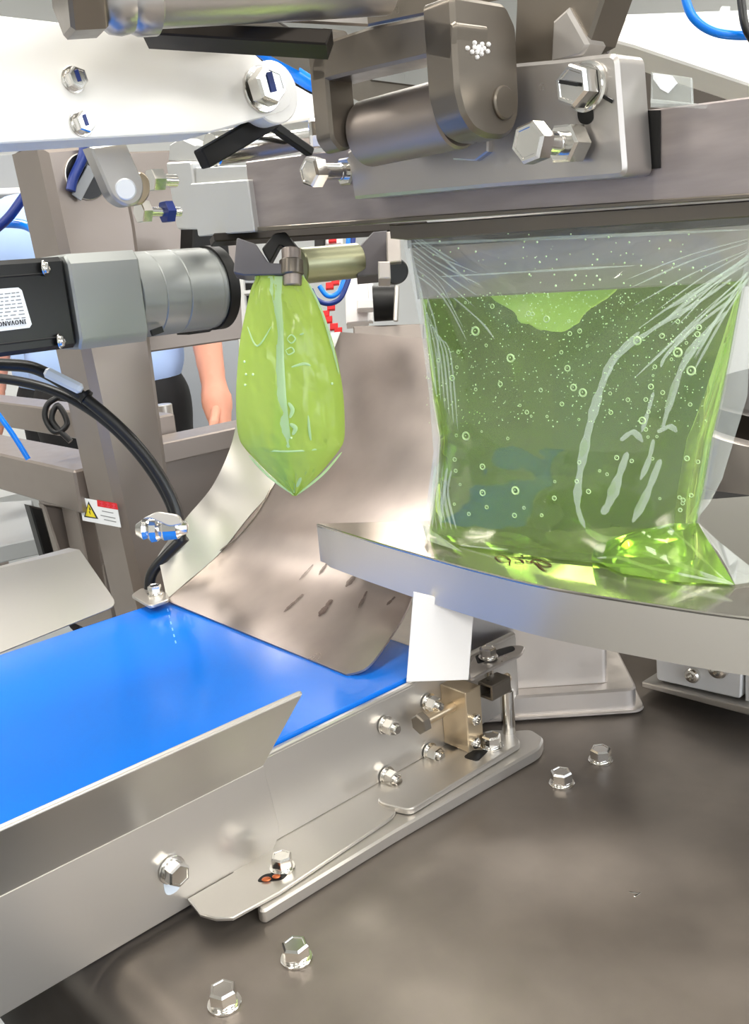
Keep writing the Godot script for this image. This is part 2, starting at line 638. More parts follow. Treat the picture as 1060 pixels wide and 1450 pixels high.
func deck() -> void:
	var t := thing("machine_deck", "large dark brushed steel deck with rounded front edge, dotted with hexagon bolts", "machine deck", W(0.6, 0.3, -0.16))
	var prof := PackedVector3Array()
	var w0 := -1.3
	prof.append(W(2.0, w0, 0))
	for i in 7:
		var a := PI / 2 + PI / 2 * i / 6.0
		prof.append(W(0.212 + cos(a) * 0.034, w0, -0.034 + sin(a) * 0.034))
	prof.append(W(0.178, w0, -0.16))
	prof.append(W(2.0, w0, -0.16))
	var mb := MB.new()
	prism(mb, prof, -V, 2.35, 0.0)
	part("deck_plate", mb, M.deck, t, 30)
	for b in [[318, 1422], [420, 1358], [795, 1110], [850, 1077]]:
		bolt(t, py(b[0], b[1], 0.0), Vector3.UP, 0.0152, "head", true, rng.randf() * 2.0)
	mb = MB.new()
	for s in [[897, 1265, 0.35], [902, 1268, -0.6]]:
		var p := py(s[0], s[1], 0.0)
		box(mb, p + Vector3.UP * 0.0004, Vector3(cos(s[2]), 0, sin(s[2])) * 0.003, Vector3(-sin(s[2]), 0, cos(s[2])) * 0.0006, Vector3.UP * 0.0004, 0.0002)
	part("swarf", mb, M.bright, t, 35, true, "tiny bright curl of swarf on the deck")
	# black ribbed tray below the front edge
	t = thing("ribbed_tray", "black ribbed plastic tray below the front edge of the deck, lower left corner", "tray", W(0.0, 0.55, -0.2))
	mb = MB.new()
	box(mb, W(-0.22, 0.45, -0.175), U * 0.39, V * 0.5, Vector3.UP * 0.012)
	part("tray", mb, M.black, t)
	for i in 24:
		mb = MB.new()
		box(mb, W(-0.22, 0.14 + i * 0.026, -0.158), U * 0.385, V * 0.006, Vector3.UP * 0.006, 0.002)
		part("rib", mb, M.rubber, t)

func conveyor() -> void:
	var t := thing("conveyor_belt", "glossy blue flat conveyor belt running from the chute to the lower left", "conveyor belt", W(0.1, 0.7, 0.0))
	var mb := MB.new()
	var r := 0.022
	var prof := PackedVector3Array()
	var top := 0.088
	for i in 13:
		var a := PI / 2 - PI * i / 12.0
		prof.append(W(0.53 + cos(a) * r, 0.534, top - r + sin(a) * r))
	for i in 13:
		var a := -PI / 2 - PI * i / 12.0
		prof.append(W(-0.5 + cos(a) * r, 0.534, top - r + sin(a) * r))
	prism(mb, prof, -V, 0.352, 0.0006)
	part("belt", mb, M.belt, t, 30)
	mb = MB.new()
	for i in 6:
		var c := py(237 + i * 2.2, 862 + i * 9.0, top + 0.0001)
		var e := py(238 + i * 2.2, 866 + i * 9.0, top + 0.0001)
		bar(mb, c, e, U, 0.0012, 0.0003, 0.0001)
	part("stitching", mb, M.belt_mark, t, 35, true, "pale dashed stitch line")
	# side frame with the rolled upper edge and its flange on the deck
	t = thing("conveyor_chassis", "grey steel side frame along the near edge of the blue belt, with four nuts", "frame", W(0.42, 0.53, 0.0))
	mb = MB.new()
	prism(mb, rounded(WS([-0.45, 0.5275, 0.014, 0.62, 0.5275, 0.014, 0.62, 0.5275, 0.083, -0.45, 0.5275, 0.083]), 0.003), -V, 0.004, 0.001)
	box(mb, W(0.085, 0.5305, 0.0825), U * 0.535, V * 0.0028, Vector3.UP * 0.0026, 0.0012)
	part("side_panel", mb, M.guard, t)
	mb = MB.new()
	box(mb, W(0.42, 0.514, 0.0128), U * 0.125, V * 0.0165, Vector3.UP * 0.0016, 0.0006)
	part("flange", mb, M.guard, t)
	for b in [[545, 1026], [606, 994], [547, 1098], [608, 1064]]:
		var p := pv(b[0], b[1], 0.5265)
		bolt(t, p, -V, 0.0115, "nut", true, rng.randf(), "nut")
	mb = MB.new()
	prism(mb, rounded(WS([-0.45, 0.89, 0.002, 0.62, 0.89, 0.002, 0.62, 0.89, 0.083, -0.45, 0.89, 0.083]), 0.003), -V, 0.004, 0.001)
	part("side_panel", mb, M.guard, t)
	mb = MB.new()
	box(mb, W(0.05, 0.712, 0.055), U * 0.45, V * 0.17, Vector3.UP * 0.009)
	part("slider_bed", mb, M.post, t)
	# the far guard, flared outward, with a folded top
	t = thing("far_guide_plate", "grey green guide plate with rounded corner leaning along the far edge of the belt", "guide plate", W(0.2, 0.9, 0.08))
	mb = MB.new()
	var a := pv(168, 857, 0.897)
	var n := (W(0, -0.155, 0) + Vector3.UP * 0.05).normalized()
	n = (-V * 0.075 + Vector3.UP * 0.055).normalized()
	var c1 := pl(113, 778, a, n)
	var c2 := pl(-260, 862, a, n)
	var c3 := pl(-260, 1030, a, n)
	prism(mb, rounded(PackedVector3Array([a, c1, c2, c3]), 0.012, [0]), n, 0.002, 0.0006)
	part("plate", mb, M.guard, t)
	mb = MB.new()
	prism(mb, PackedVector3Array([c1, c1 + V * 0.018 + Vector3.UP * 0.003 - U * 0.004, c2 + V * 0.018 + Vector3.UP * 0.003, c2]), Vector3.UP, 0.002, 0.0005)
	part("folded_edge", mb, M.guard, t)

func near_guard() -> void:
	var t := thing("near_guide_plate", "long bent steel guide plate with hemmed top along the near edge of the belt", "guide plate", W(0.2, 0.5, 0.0))
	var w0 := 0.521
	var bend := pv(373, 1084, w0)
	var ub := bend.dot(U)
	var top := pu(430, 980, ub)
	var low := [pv(397, 1176, w0), pv(388, 1203, w0), pv(376, 1214, w0), pv(270, 1282, w0)]
	var mb := MB.new()
	var f := PackedVector3Array([bend, low[0], low[1], low[2], low[3], W(-0.42, w0, 0.0), W(-0.42, w0, bend.y)])
	prism(mb, rounded(f, 0.006, [1, 2]), -V, 0.0025, 0.0006)
	part("lower_plate", mb, M.guard, t)
	mb = MB.new()
	var wt := top.dot(V)
	var n := (Vector3.UP * (wt - w0) - V * (top.y - bend.y)).normalized()
	prism(mb, rounded(PackedVector3Array([bend, top, W(-0.42, wt, top.y), W(-0.42, w0, bend.y)]), 0.004, [1]), n, 0.0025, 0.0006)
	part("flared_plate", mb, M.guard, t)
	mb = MB.new()
	var dn := (bend - top).normalized()
	var t1 := top + n * 0.0012 - U * 0.002
	var t2 := W(-0.42, wt, top.y) + n * 0.0012
	prism(mb, PackedVector3Array([t1, t1 + dn * 0.012 - U * 0.003, t2 + dn * 0.012, t2]), n, 0.0012, 0.0004)
	part("hem", mb, M.guard, t, 35, true, "folded hem along the top edge")
	mb = MB.new()
	var sp := pv(243, 1250, w0)
	prism(mb, rounded(PackedVector3Array([sp + U * 0.006 + Vector3.UP * 0.016, sp - U * 0.006 + Vector3.UP * 0.016, sp - U * 0.006 - Vector3.UP * 0.008, sp + U * 0.006 - Vector3.UP * 0.008]), 0.006), -V + Vector3.ZERO, 0.002, 0.0)
	for i in mb.v.size(): mb.v[i] -= V * 0.0004
	part("slot", mb, M.pale, t, 35, true, "pale worn slot under the bolt")
	bolt(t, pv(243, 1231, w0 - 0.0006), -V, 0.0145, "head", true, 0.9)
	# the foot: a flat flange
	mb = MB.new()
	var fl := YS([270, 1283, 283, 1294, 305, 1300, 330, 1299, 397, 1262, 553, 1158, 562, 1147, 545, 1128, 376, 1214], 0.0145)
	fl[8] = W(fl[8].dot(U), 0.5205, 0.0145)
	fl[0] = W(fl[0].dot(U) + 0.003, 0.5205, 0.0145)
	prism(mb, rounded(fl, 0.006, [5, 6]), Vector3.UP, 0.003, 0.0007)
	part("flange", mb, M.guard, t)
	bolt(t, py(400, 1229, 0.0145), Vector3.UP, 0.0135, "head", true, 0.5)
	mb = MB.new()
	prism(mb, rounded(YS([362, 1249, 372, 1238, 412, 1232, 400, 1246], 0.0148), 0.004), Vector3.UP, 0.002, 0.0)
	part("slot", mb, M.dark, t, 35, true, "dark slot beside the bolt")
	mb = MB.new()
	ball(mb, py(377, 1245, 0.0155), Vector3(0.0034, 0.0012, 0.0024))
	ball(mb, py(391, 1241, 0.0155), Vector3(0.003, 0.0012, 0.0022))
	part("thread_end", mb, M.copper, t, 35, false, "copper coloured thread showing in the slot")

func adjuster() -> void:
	var t := thing("support_bar", "long flat steel bar with rounded ends bolted to the deck beside the conveyor", "support bar", W(0.43, 0.5, 0.0))
	var mb := MB.new()
	prism(mb, rounded(YS([362, 1284, 372, 1291, 560, 1176, 764, 1059, 770, 1044, 752, 1032, 690, 1037, 530, 1128], 0.0112), 0.006), Vector3.UP, 0.0108, 0.0016)
	part("bar", mb, M.guard, t)
	t = thing("belt_adjuster", "brass toned steel block with a long hexagon bolt through it beside the white plate", "adjuster", W(0.52, 0.5, 0.012))
	mb = MB.new()
	prism(mb, rounded(YS([533, 1131, 540, 1137, 580, 1147, 738, 1051, 722, 1034, 690, 1033], 0.0172), 0.006), Vector3.UP, 0.0055, 0.0008)
	part("base_plate", mb, M.guard, t)
	var p := py(664, 1067, 0.0172)
	var pw := p.dot(V)
	var pU := p.dot(U)
	mb = MB.new()
	box(mb, W(pU + 0.0095, pw + 0.0145, 0.0172 + 0.0275), U * 0.0095, V * 0.0145, Vector3.UP * 0.0275, 0.0008)
	part("block", mb, M.brass, t)
	mb = MB.new()
	var ex := pu(641, 1000, pU)
	var hd := ex - U * 0.034
	lathe(mb, hd - U * 0.008, U, [0, 0, 0.0075, 0, 0.0088, 0.001, 0.0088, 0.0075, 0.0075, 0.0085, 0, 0.0085], 6, 0.4)
	part("bolt_head", mb, M.cast, t)
	mb = MB.new()
	cyl(mb, hd, ex + U * 0.072, 0.0042, 18, 0.0006)
	part("bolt_shank", mb, M.brass, t)
	for s in [[671, 1018], [671, 1051]]:
		bolt(t, pv(s[0], s[1], pw), -V, 0.0098, "dome", false, 0.0, "screw")
	bolt(t, py(696, 1057, 0.0172), Vector3.UP, 0.0145, "head", true, 0.2)
	mb = MB.new()
	prism(mb, rounded(YS([655, 1072, 668, 1062, 692, 1062, 676, 1078], 0.0176), 0.004), Vector3.UP, 0.001, 0.0)
	part("slot", mb, M.dark, t)
	# slotted bracket and its tube above
	mb = MB.new()
	prism(mb, rounded(YS([662, 951, 670, 930, 722, 913, 744, 914, 738, 926, 690, 948, 666, 962], 0.083), 0.006), Vector3.UP, 0.003, 0.0007)
	part("slotted_bracket", mb, M.sheet, t)
	mb = MB.new()
	prism(mb, rounded(YS([672, 928, 726, 914, 730, 920, 676, 940], 0.0834), 0.004), Vector3.UP, 0.001, 0.0)
	part("slot", mb, M.dark, t)
	bolt(t, py(691, 931, 0.084), Vector3.UP, 0.0125, "head", true, 0.7)
	mb = MB.new()
	var q := py(700, 972, 0.066)
	for s in [[0.0, 0.009], [0.0, -0.009]]:
		box(mb, q + Vector3.UP * s[1] * 0.65, U * 0.012, V * 0.0075, Vector3.UP * 0.0012, 0.0004)
		box(mb, q + V * s[1] * 0.75, U * 0.012, V * 0.0012, Vector3.UP * 0.006, 0.0004)
	part("square_tube", mb, M.cast, t)
	mb = MB.new()
	cyl(mb, py(692, 958, 0.064), py(692, 933, 0.084), 0.004, 14)
	cyl(mb, q - Vector3.UP * 0.05 + U * 0.015, q - Vector3.UP * 0.008 + U * 0.015, 0.006, 14)
	part("standoff", mb, M.bright, t)
	# the white plate
	t = thing("deflector_plate", "plain white upright plate between the chute lip and the brass adjuster", "plate", W(0.5, 0.51, 0.085))
	var a := W(0.483, 0.531, 0)
	var b := W(0.517, 0.493, 0)
	var n := (b - a).cross(Vector3.UP).normalized()
	if n.dot(EYE - a) < 0.0: n = -n
	mb = MB.new()
	var pp := PackedVector3Array()
	for k in [[585, 839], [575, 966], [663, 963], [671, 859]]: pp.append(pl(k[0], k[1], a, n))
	prism(mb, pp, n, 0.003, 0.0005)
	part("plate", mb, M.white, t)

func rotary_table() -> void:
	var t := thing("rotary_table", "curved grey steel table rim on which the large green bag stands", "table", W(0.7, 0.35, 0.15))
	var arc := smooth(WS([0.523, 0.680, HD, 0.513, 0.594, HD, 0.5055, 0.506, HD, 0.503, 0.455, HD, 0.503, 0.40, HD, 0.512, 0.335, HD, 0.527, 0.262, HD, 0.557, 0.18, HD, 0.60, 0.11, HD]), 6)
	var n := arc.size()
	arc.append_array(WS([1.0, 0.02, HD, 1.0, 0.2, HD, 0.587, 0.592, HD]))
	var mb := MB.new()
	prism(mb, arc, Vector3.UP, 0.004, 0.0008)
	part("table_top", mb, M.table, t, 25)
	mb = MB.new()
	var rows := [PackedVector3Array(), PackedVector3Array()]
	for i in n:
		rows[0].append(arc[i] - Vector3.UP * 0.002)
		rows[1].append(arc[i] - Vector3.UP * 0.037 - (U * 0.004 if i > 1 else Vector3.ZERO))
	sheet(mb, rows, -0.003)
	part("rim", mb, M.guard, t, 40)
	# central hub behind the bag
	t = thing("hub_drum", "broad pale steel drum with a dark cap behind the right side of the large bag", "drum", W(1.4, 0.42, 0.0))
	mb = MB.new()
	lathe(mb, W(1.42, 0.40, 0.0), Vector3.UP, [0, 0, 0.36, 0, 0.36, 0.085, 0.35, 0.088, 0.35, 0.092, 0.36, 0.095, 0.36, 0.165, 0.35, 0.17, 0, 0.17], 72)
	part("drum", mb, M.satin, t)
	mb = MB.new()
	lathe(mb, W(1.42, 0.40, 0.0), Vector3.UP, [0, 0.17, 0.35, 0.17, 0.35, 0.20, 0.34, 0.205, 0, 0.205], 72)
	part("cap", mb, M.dark_steel, t, 35, true, "dark cap")
	t = thing("drive_column", "dark steel column standing behind the middle of the large bag", "column", W(1.05, 0.8, 0.0))
	mb = MB.new()
	prism(mb, rounded(DS([712, 310, 965, 300, 950, 800, 700, 800], 1.3), 0.01), -cf, 0.05, 0.004)
	part("column", mb, M.dark_steel, t)
	t = thing("rear_jaw", "grey steel rear jaw plate behind the clear top of the large bag", "jaw", W(0.66, 0.45, 0.39))
	mb = MB.new()
	prism(mb, US([575, 318, 1100, 270, 1100, 404, 590, 424], 0.66), -U, 0.012, 0.001)
	part("plate", mb, M.block, t)
	mb = MB.new()
	prism(mb, US([575, 336, 1100, 296, 1100, 316, 576, 352], 0.652), -U, 0.008, 0.001)
	part("rib", mb, M.dark_steel, t)
	mb = MB.new()
	prism(mb, US([620, 410, 940, 390, 868, 438, 800, 492, 755, 486, 700, 446], 0.668), -U, 0.006, 0.001)
	part("pale_guide", mb, M.white, t)

func pedestal() -> void:
	var t := thing("pedestal", "pale grey metal pedestal box on a stepped base under the table rim", "pedestal", W(0.68, 0.57, 0.0))
	var a := W(0.55, 0.588, 0)
	var b := W(0.694, 0.449, 0)
	var d := (U + V).normalized() * 0.14
	var up := Vector3.UP
	var mb := MB.new()
	var foot := PackedVector3Array([a, b, b + d, a + d])
	for i in 4: foot[i] += up * 0.024
	prism(mb, rounded(foot, 0.012), up, 0.022, 0.002)
	var lip := PackedVector3Array()
	for p in foot: lip.append(p - up * 0.021 + (p - (a + b + d) / 2.0).normalized() * 0.008)
	prism(mb, rounded(lip, 0.014), up, 0.003, 0.001)
	part("base", mb, M.satin, t)
	mb = MB.new()
	var e := (b - a).normalized()
	var i0 := d.normalized() * 0.016
	var bx := PackedVector3Array([a + i0, b + i0 - e * 0.024, b + i0 - e * 0.024 + d, a + i0 + d])
	for i in 4: bx[i] += up * 0.15
	prism(mb, rounded(bx, 0.006), up, 0.127, 0.0015)
	part("box", mb, M.satin, t)
	t = thing("switch_bracket", "light grey block with two round screws under the right end of the table rim", "bracket", W(0.74, 0.4, 0.0))
	mb = MB.new()
	prism(mb, rounded(US([927, 900, 929, 963, 1048, 990, 1051, 925], 0.73), 0.004), -U, 0.05, 0.0012)
	prism(mb, US([1054, 930, 1054, 993, 1100, 1004, 1100, 930], 0.732), -U, 0.05, 0.0012)
	part("block", mb, M.pale_metal, t)
	bolt(t, pu(982, 955, 0.73), -U, 0.014, "dome", false, 0.0, "screw")
	bolt(t, pu(1019, 945, 0.73), -U, 0.018, "dome", false, 0.0, "screw")
	mb = MB.new()
	prism(mb, US([908, 966, 908, 973, 1100, 1024, 1100, 1012], 0.722), -U, 0.08, 0.001)
	part("base_strip", mb, M.guard, t)
	t = thing("dark_housing", "dark steel housing in the gap between the pedestal and the light grey block", "housing", W(0.86, 0.5, 0.0))
	mb = MB.new()
	box(mb, W(0.92, 0.47, 0.07), U * 0.05, V * 0.2, Vector3.UP * 0.07)
	part("housing", mb, M.dark, t)

const PROFILE := [0.085, 0.448, 0.091, 0.462, 0.12, 0.531, 0.153, 0.576, 0.182, 0.617, 0.25, 0.678, 0.344, 0.733, 0.42, 0.76]

func chute_u(y: float) -> float:
	var n := PROFILE.size() / 2
	for i in n - 1:
		if y <= PROFILE[i * 2 + 2] or i == n - 2:
			var a := maxi(i - 1, 0)
			var b := mini(i + 2, n - 1)
			var y0: float = PROFILE[i * 2]
			var y1: float = PROFILE[i * 2 + 2]
			if y < y0: return PROFILE[1]
			return cubic_interpolate_in_time(PROFILE[i * 2 + 1], PROFILE[i * 2 + 3], PROFILE[a * 2 + 1], PROFILE[b * 2 + 1], (y - y0) / (y1 - y0), y1 - y0, PROFILE[a * 2] - y0 if a < i else -0.02, PROFILE[b * 2] - y0 if b > i + 1 else y1 - y0 + 0.05)
	return 0.5

func on_chute(x: float, y: float) -> Vector3:   # where a line of sight meets the curved chute
	var d := pd(x, y, 1.0) - EYE
	var s := 0.5
	while s < 1.6:
		var p := EYE + d * s
		if p.dot(U) > chute_u(p.y): return p
		s += 0.0015
	return EYE + d * s

func chute() -> void:
	var t := thing("chute", "stained curved steel chute sweeping down onto the blue belt below the small bag", "chute", W(0.55, 0.7, 0.088))
	var lx := [236, 849, 262, 826, 308, 786, 350, 735, 386, 690, 425, 610, 455, 540, 481, 470]
	var rx := [492, 954, 524, 942, 556, 898, 586, 838, 612, 760, 630, 650, 625, 560, 606, 479]
	var lp := PackedVector3Array()
	var rp := PackedVector3Array()
	for i in 8:
		lp.append(on_chute(lx[i * 2], lx[i * 2 + 1]))
		rp.append(on_chute(rx[i * 2], rx[i * 2 + 1]))
	lp = smooth(lp, 6)
	rp = smooth(rp, 6)
	var g := []
	for i in lp.size():
		var row := PackedVector3Array()
		for j in 15:
			var q := lp[i].lerp(rp[i], j / 14.0)
			q += U * (chute_u(q.y) - q.dot(U))
			row.append(q)
		g.append(row)
	var mb := MB.new()
	sheet(mb, g, 0.002)
	part("curved_sheet", mb, M.chute, t, 50)
	# the far side wall, folded up and outward
	var ox := [224, 788, 238, 766, 268, 728, 300, 690, 322, 645, 334, 600, 338, 540, 337, 480]
	mb = MB.new()
	g = [PackedVector3Array(), PackedVector3Array()]
	for i in 8:
		var w := 0.905 if i < 3 else 0.915
		g[1].append(pv(ox[i * 2], ox[i * 2 + 1], w))
	var op := smooth(g[1], 6)
	g = []
	for i in lp.size():
		g.append(PackedVector3Array([lp[i], lp[i].lerp(op[i], 0.33), lp[i].lerp(op[i], 0.66), op[i]]))
	sheet(mb, g, 0.002)
	part("side_wall", mb, M.guard, t, 50)
	mb = MB.new()
	for k in [[468, 792, 452, 815, 0.002], [500, 770, 490, 790, 0.0016], [512, 806, 490, 832, 0.0034], [470, 850, 452, 874, 0.0034], [430, 842, 402, 868, 0.0018], [520, 838, 508, 862, 0.0014], [498, 800, 506, 812, 0.003], [444, 800, 424, 822, 0.0012], [560, 846, 548, 858, 0.0016]]:
		var q := on_chute(k[0], k[1])
		var r := on_chute(k[2], k[3])
		var n := (Vector3.UP * (chute_u(q.y + 0.004) - chute_u(q.y - 0.004)) / 0.008 - U).normalized()
		q += n * 0.0012
		r += n * 0.0012
		tube(mb, smooth(PackedVector3Array([q, q.lerp(r, 0.5), r]), 8), k[4], 8, 0.2, n, 0.1, 0.3)
	part("dark_streaks", mb, M.smear, t, 60, false, "dark brown rub marks on the sheet").set_meta("kind", "stuff")
	mb = MB.new()
	var sm := PackedVector3Array()
	for k in [[310, 783], [336, 762], [362, 732], [386, 690], [402, 650]]: sm.append(on_chute(k[0], k[1]) - (U - Vector3.UP) * 0.0012)
	tube(mb, smooth(sm, 6), 0.0008, 6)
	part("fold_seam", mb, M.cast, t, 60, true, "dark seam between the sheet and its side wall")
	# a tab that holds the chute, with its bolt
	t = thing("chute_tab", "small steel tab with a white capped bolt at the far corner of the chute", "bracket", py(215, 845, 0.09))
	mb = MB.new()
	prism(mb, rounded(YS([185, 842, 200, 832, 236, 838, 240, 848, 212, 858], 0.098), 0.006), Vector3.UP, 0.004, 0.0008)
	part("tab", mb, M.guard, t)
	bolt(t, py(220, 841, 0.098), Vector3.UP, 0.013, "head", true, 0.4)

func clamp_bar() -> void:
	var ub := 0.535
	var t := thing("clamp_bar", "long violet grey steel clamp bar spanning above the large green bag", "clamp bar", pu(700, 310, ub))
	var mb := MB.new()
	prism(mb, US([347, 229, 1100, 132, 1100, 277, 356, 328], ub), -U, 0.022, 0.001)
	part("bar", mb, M.bar, t)
	mb = MB.new()
	prism(mb, US([357, 322, 1100, 271, 1100, 278, 357, 329], ub - 0.002), -U, 0.002, 0.0006)
	part("lower_lip", mb, M.cast, t)
	mb = MB.new()
	prism(mb, rounded(US([269, 260, 350, 254, 360, 328, 280, 335], ub - 0.006), 0.002), -U, 0.03, 0.001)
	part("end_plate", mb, M.alu, t)
	mb = MB.new()
	prism(mb, US([277, 237, 348, 234, 352, 256, 277, 262], ub), -U, 0.03, 0.0008)
	part("top_strip", mb, M.alu, t)
	mb = MB.new()
	prism(mb, rounded(US([234, 230, 270, 228, 282, 325, 250, 325], ub - 0.002), 0.004), -U, 0.05, 0.0015)
	part("end_block", mb, M.alu, t)
	mb = MB.new()
	prism(mb, US([238, 228, 240, 205, 256, 196, 277, 206, 277, 228], ub + 0.006), -U, 0.02, 0.0008)
	part("end_lug", mb, M.alu, t)
	mb = MB.new()
	prism(mb, US([550, 318, 560, 318, 1100, 281, 1100, 305, 575, 340, 552, 338], ub + 0.012), -U, 0.006, 0.0008)
	part("seal_jaw", mb, M.cast, t)
	# the long bolt in the bar with its nut
	bolt(t, pu(513, 243, ub), -U, 0.02, "nut", false, 0.5, "nut")
	mb = MB.new()
	var p := pu(513, 243, ub)
	cyl(mb, p - U * 0.02, p - U * 0.045, 0.0062, 16, 0.0005)
	part("stud", mb, M.bright, t)
	bolt(t, p - U * 0.04, -U, 0.02, "head", false, 0.2)

func gripper_block() -> void:
	var ub := 0.505
	var t := thing("gripper_block", "thick grey steel block with two large bolts on the front of the clamp bar", "gripper block", pu(700, 250, ub))
	var mb := MB.new()
	prism(mb, rounded(US([500, 282, 700, 264, 886, 250, 873, 74, 790, 84, 725, 90, 600, 130, 490, 215], ub), 0.006, [2, 3]), -U, 0.03, 0.0022)
	part("block", mb, M.block, t)
	mb = MB.new()
	prism(mb, US([724, 100, 730, -20, 860, -20, 832, 62, 790, 84, 790, 100], ub + 0.006), -U, 0.03, 0.002)
	part("neck", mb, M.cast, t)
	mb = MB.new()
	prism(mb, US([778, 90, 781, 30, 803, 10, 832, 62, 822, 80, 790, 88], ub + 0.002), -U, 0.02, 0.002)
	part("gusset", mb, M.block, t)
	mb = MB.new()
	prism(mb, rounded(US([822, 140, 838, 140, 840, 170, 832, 177, 820, 175, 816, 160], ub - 0.0004), 0.004), -U, 0.003, 0.0)
	part("slot", mb, M.black, t)
	var p := pu(832, 123, ub)
	mb = MB.new()
	lathe(mb, p, -U, [0, 0, 0.0135, 0, 0.014, 0.0005, 0.014, 0.0025, 0.0125, 0.003, 0.0125, 0.005, 0, 0.005], 32)
	part("washer", mb, M.bright, t)
	bolt(t, p - U * 0.001, -U, 0.021, "head", false, 0.1)
	mb = MB.new()
	bar(mb, pu(836, 126, ub - 0.0006), pu(867, 144, ub - 0.0006), U, 0.0006, 0.0022, 0.0002)
	part("paint_mark", mb, M.black, t, 35, true, "black paint mark across the bolt")
	mb = MB.new()
	bar(mb, p - U * 0.0195 + V * 0.006 + Vector3.UP * 0.003, p - U * 0.0195 - V * 0.007 - Vector3.UP * 0.001, U, 0.0008, 0.0022, 0.0002)
	part("paint_mark", mb, M.black, t)
	p = pu(822, 204, ub)
	bolt(t, p, -U, 0.0205, "nut", false, 0.45, "nut")
	mb = MB.new()
	cyl(mb, p - U * 0.02, p - U * 0.046, 0.0065, 16, 0.0005)
	part("stud", mb, M.bright, t)
	bolt(t, p - U * 0.036, -U, 0.0205, "head", false, 0.7)
	mb = MB.new()
	prism(mb, US([916, 156, 934, 156, 934, 238, 916, 240], 0.534), -U, 0.001, 0.0)
	part("gap_strip", mb, M.black, t, 35, true, "dark rubber strip beside the block")
	# clear plastic guard piece at the end of the block
	t = thing("clear_plastic_tab", "clear plastic tab with a white smear beside the right end of the block", "tab", pu(950, 140, 0.53))
	mb = MB.new()
	prism(mb, US([921, 102, 978, 110, 980, 148, 920, 146], 0.532), -U, 0.002, 0.0004)
	part("tab", mb, M.film_thick, t)
	mb = MB.new()
	prism(mb, US([921, 140, 985, 147, 983, 153, 920, 152], 0.522), -U, 0.014, 0.0004)
	part("foot", mb, M.film_thick, t)
	mb = MB.new()
	prism(mb, US([924, 104, 950, 107, 958, 118, 945, 132, 934, 126, 924, 112], 0.5312), -U, 0.0008, 0.0002)
	part("smear", mb, M.paper, t, 35, true, "white smear on the clear plastic")
	# clevis with its roller, hung from the rotor
	var c := 0.44
	t = thing("clevis_arm", "dark cast clevis with a wide steel roller between its two rounded legs", "clevis", pu(560, 30, c))
	var lobe := func(v0: float, v1: float, top: float) -> MB:
		var q := PackedVector3Array()
		for a in [0.44, top, 0.44, 0.512, 0.444, 0.499, 0.452, 0.4905, 0.464, 0.4865, 0.48, 0.4862, 0.490, 0.4905, 0.4955, 0.499, 0.497, 0.508, 0.497, top - 0.012, 0.488, top]:
			if q.size() and q[-1].x < -90.0: q[-1] = Vector3(q[-1].y, a, 0)
			else: q.append(Vector3(-99, a, 0))
		var r := PackedVector3Array()
		for e in q: r.append(W(e.x, v0, e.y))
		var b := MB.new()
		prism(b, rounded(r, 0.004), -V, v1 - v0, 0.0025)
		return b
	part("leg", lobe.call(0.398, 0.423, 0.562), M.cast, t, 30)
	mb = MB.new()
	prism(mb, rounded(WS([0.44, 0.512, 0.57, 0.44, 0.512, 0.502, 0.448, 0.512, 0.494, 0.458, 0.512, 0.496, 0.464, 0.512, 0.504, 0.464, 0.512, 0.57]), 0.004), -V, 0.018, 0.002)
	part("leg", mb, M.cast, t, 30)
	mb = MB.new()
	prism(mb, rounded(US([440, 90, 455, 60, 520, 38, 600, 22, 645, 30, 640, 90, 606, 80, 484, 108, 440, 120], c), 0.004), -U, 0.03, 0.002)
	part("bridge", mb, M.cast, t)
	mb = MB.new()
	cyl(mb, W(0.472, 0.426, 0.5055), W(0.472, 0.511, 0.5055), 0.0215, 40, 0.0015)
	part("roller", mb, M.post, t)
	mb = MB.new()
	cyl(mb, W(0.480, 0.3955, 0.5065), W(0.480, 0.43, 0.5065), 0.0098, 32, 0.001)
	part("pin", mb, M.cast, t)
	bolt(t, pu(464, 186, 0.468), (-U * 0.6 + V * 0.45).normalized(), 0.017, "head", false, 0.2)
	mb = MB.new()
	prism(mb, US([638, 195, 690, 190, 690, 215, 672, 228, 640, 226], 0.5), -U, 0.02, 0.001)
	part("stop_lug", mb, M.block, t)
	mb = MB.new()
	for k in 16:
		var c2 := pv(678 + 18 * sin(k * 2.4) * (k / 16.0), 70 + 14 * cos(k * 2.4) * (k / 16.0), 0.3978)
		ball(mb, c2, Vector3(0.0017, 0.0014, 0.0017), 8)
	part("bare_spot", mb, M.white, t, 35, true, "white bare spot on the leg").set_meta("kind", "stuff")

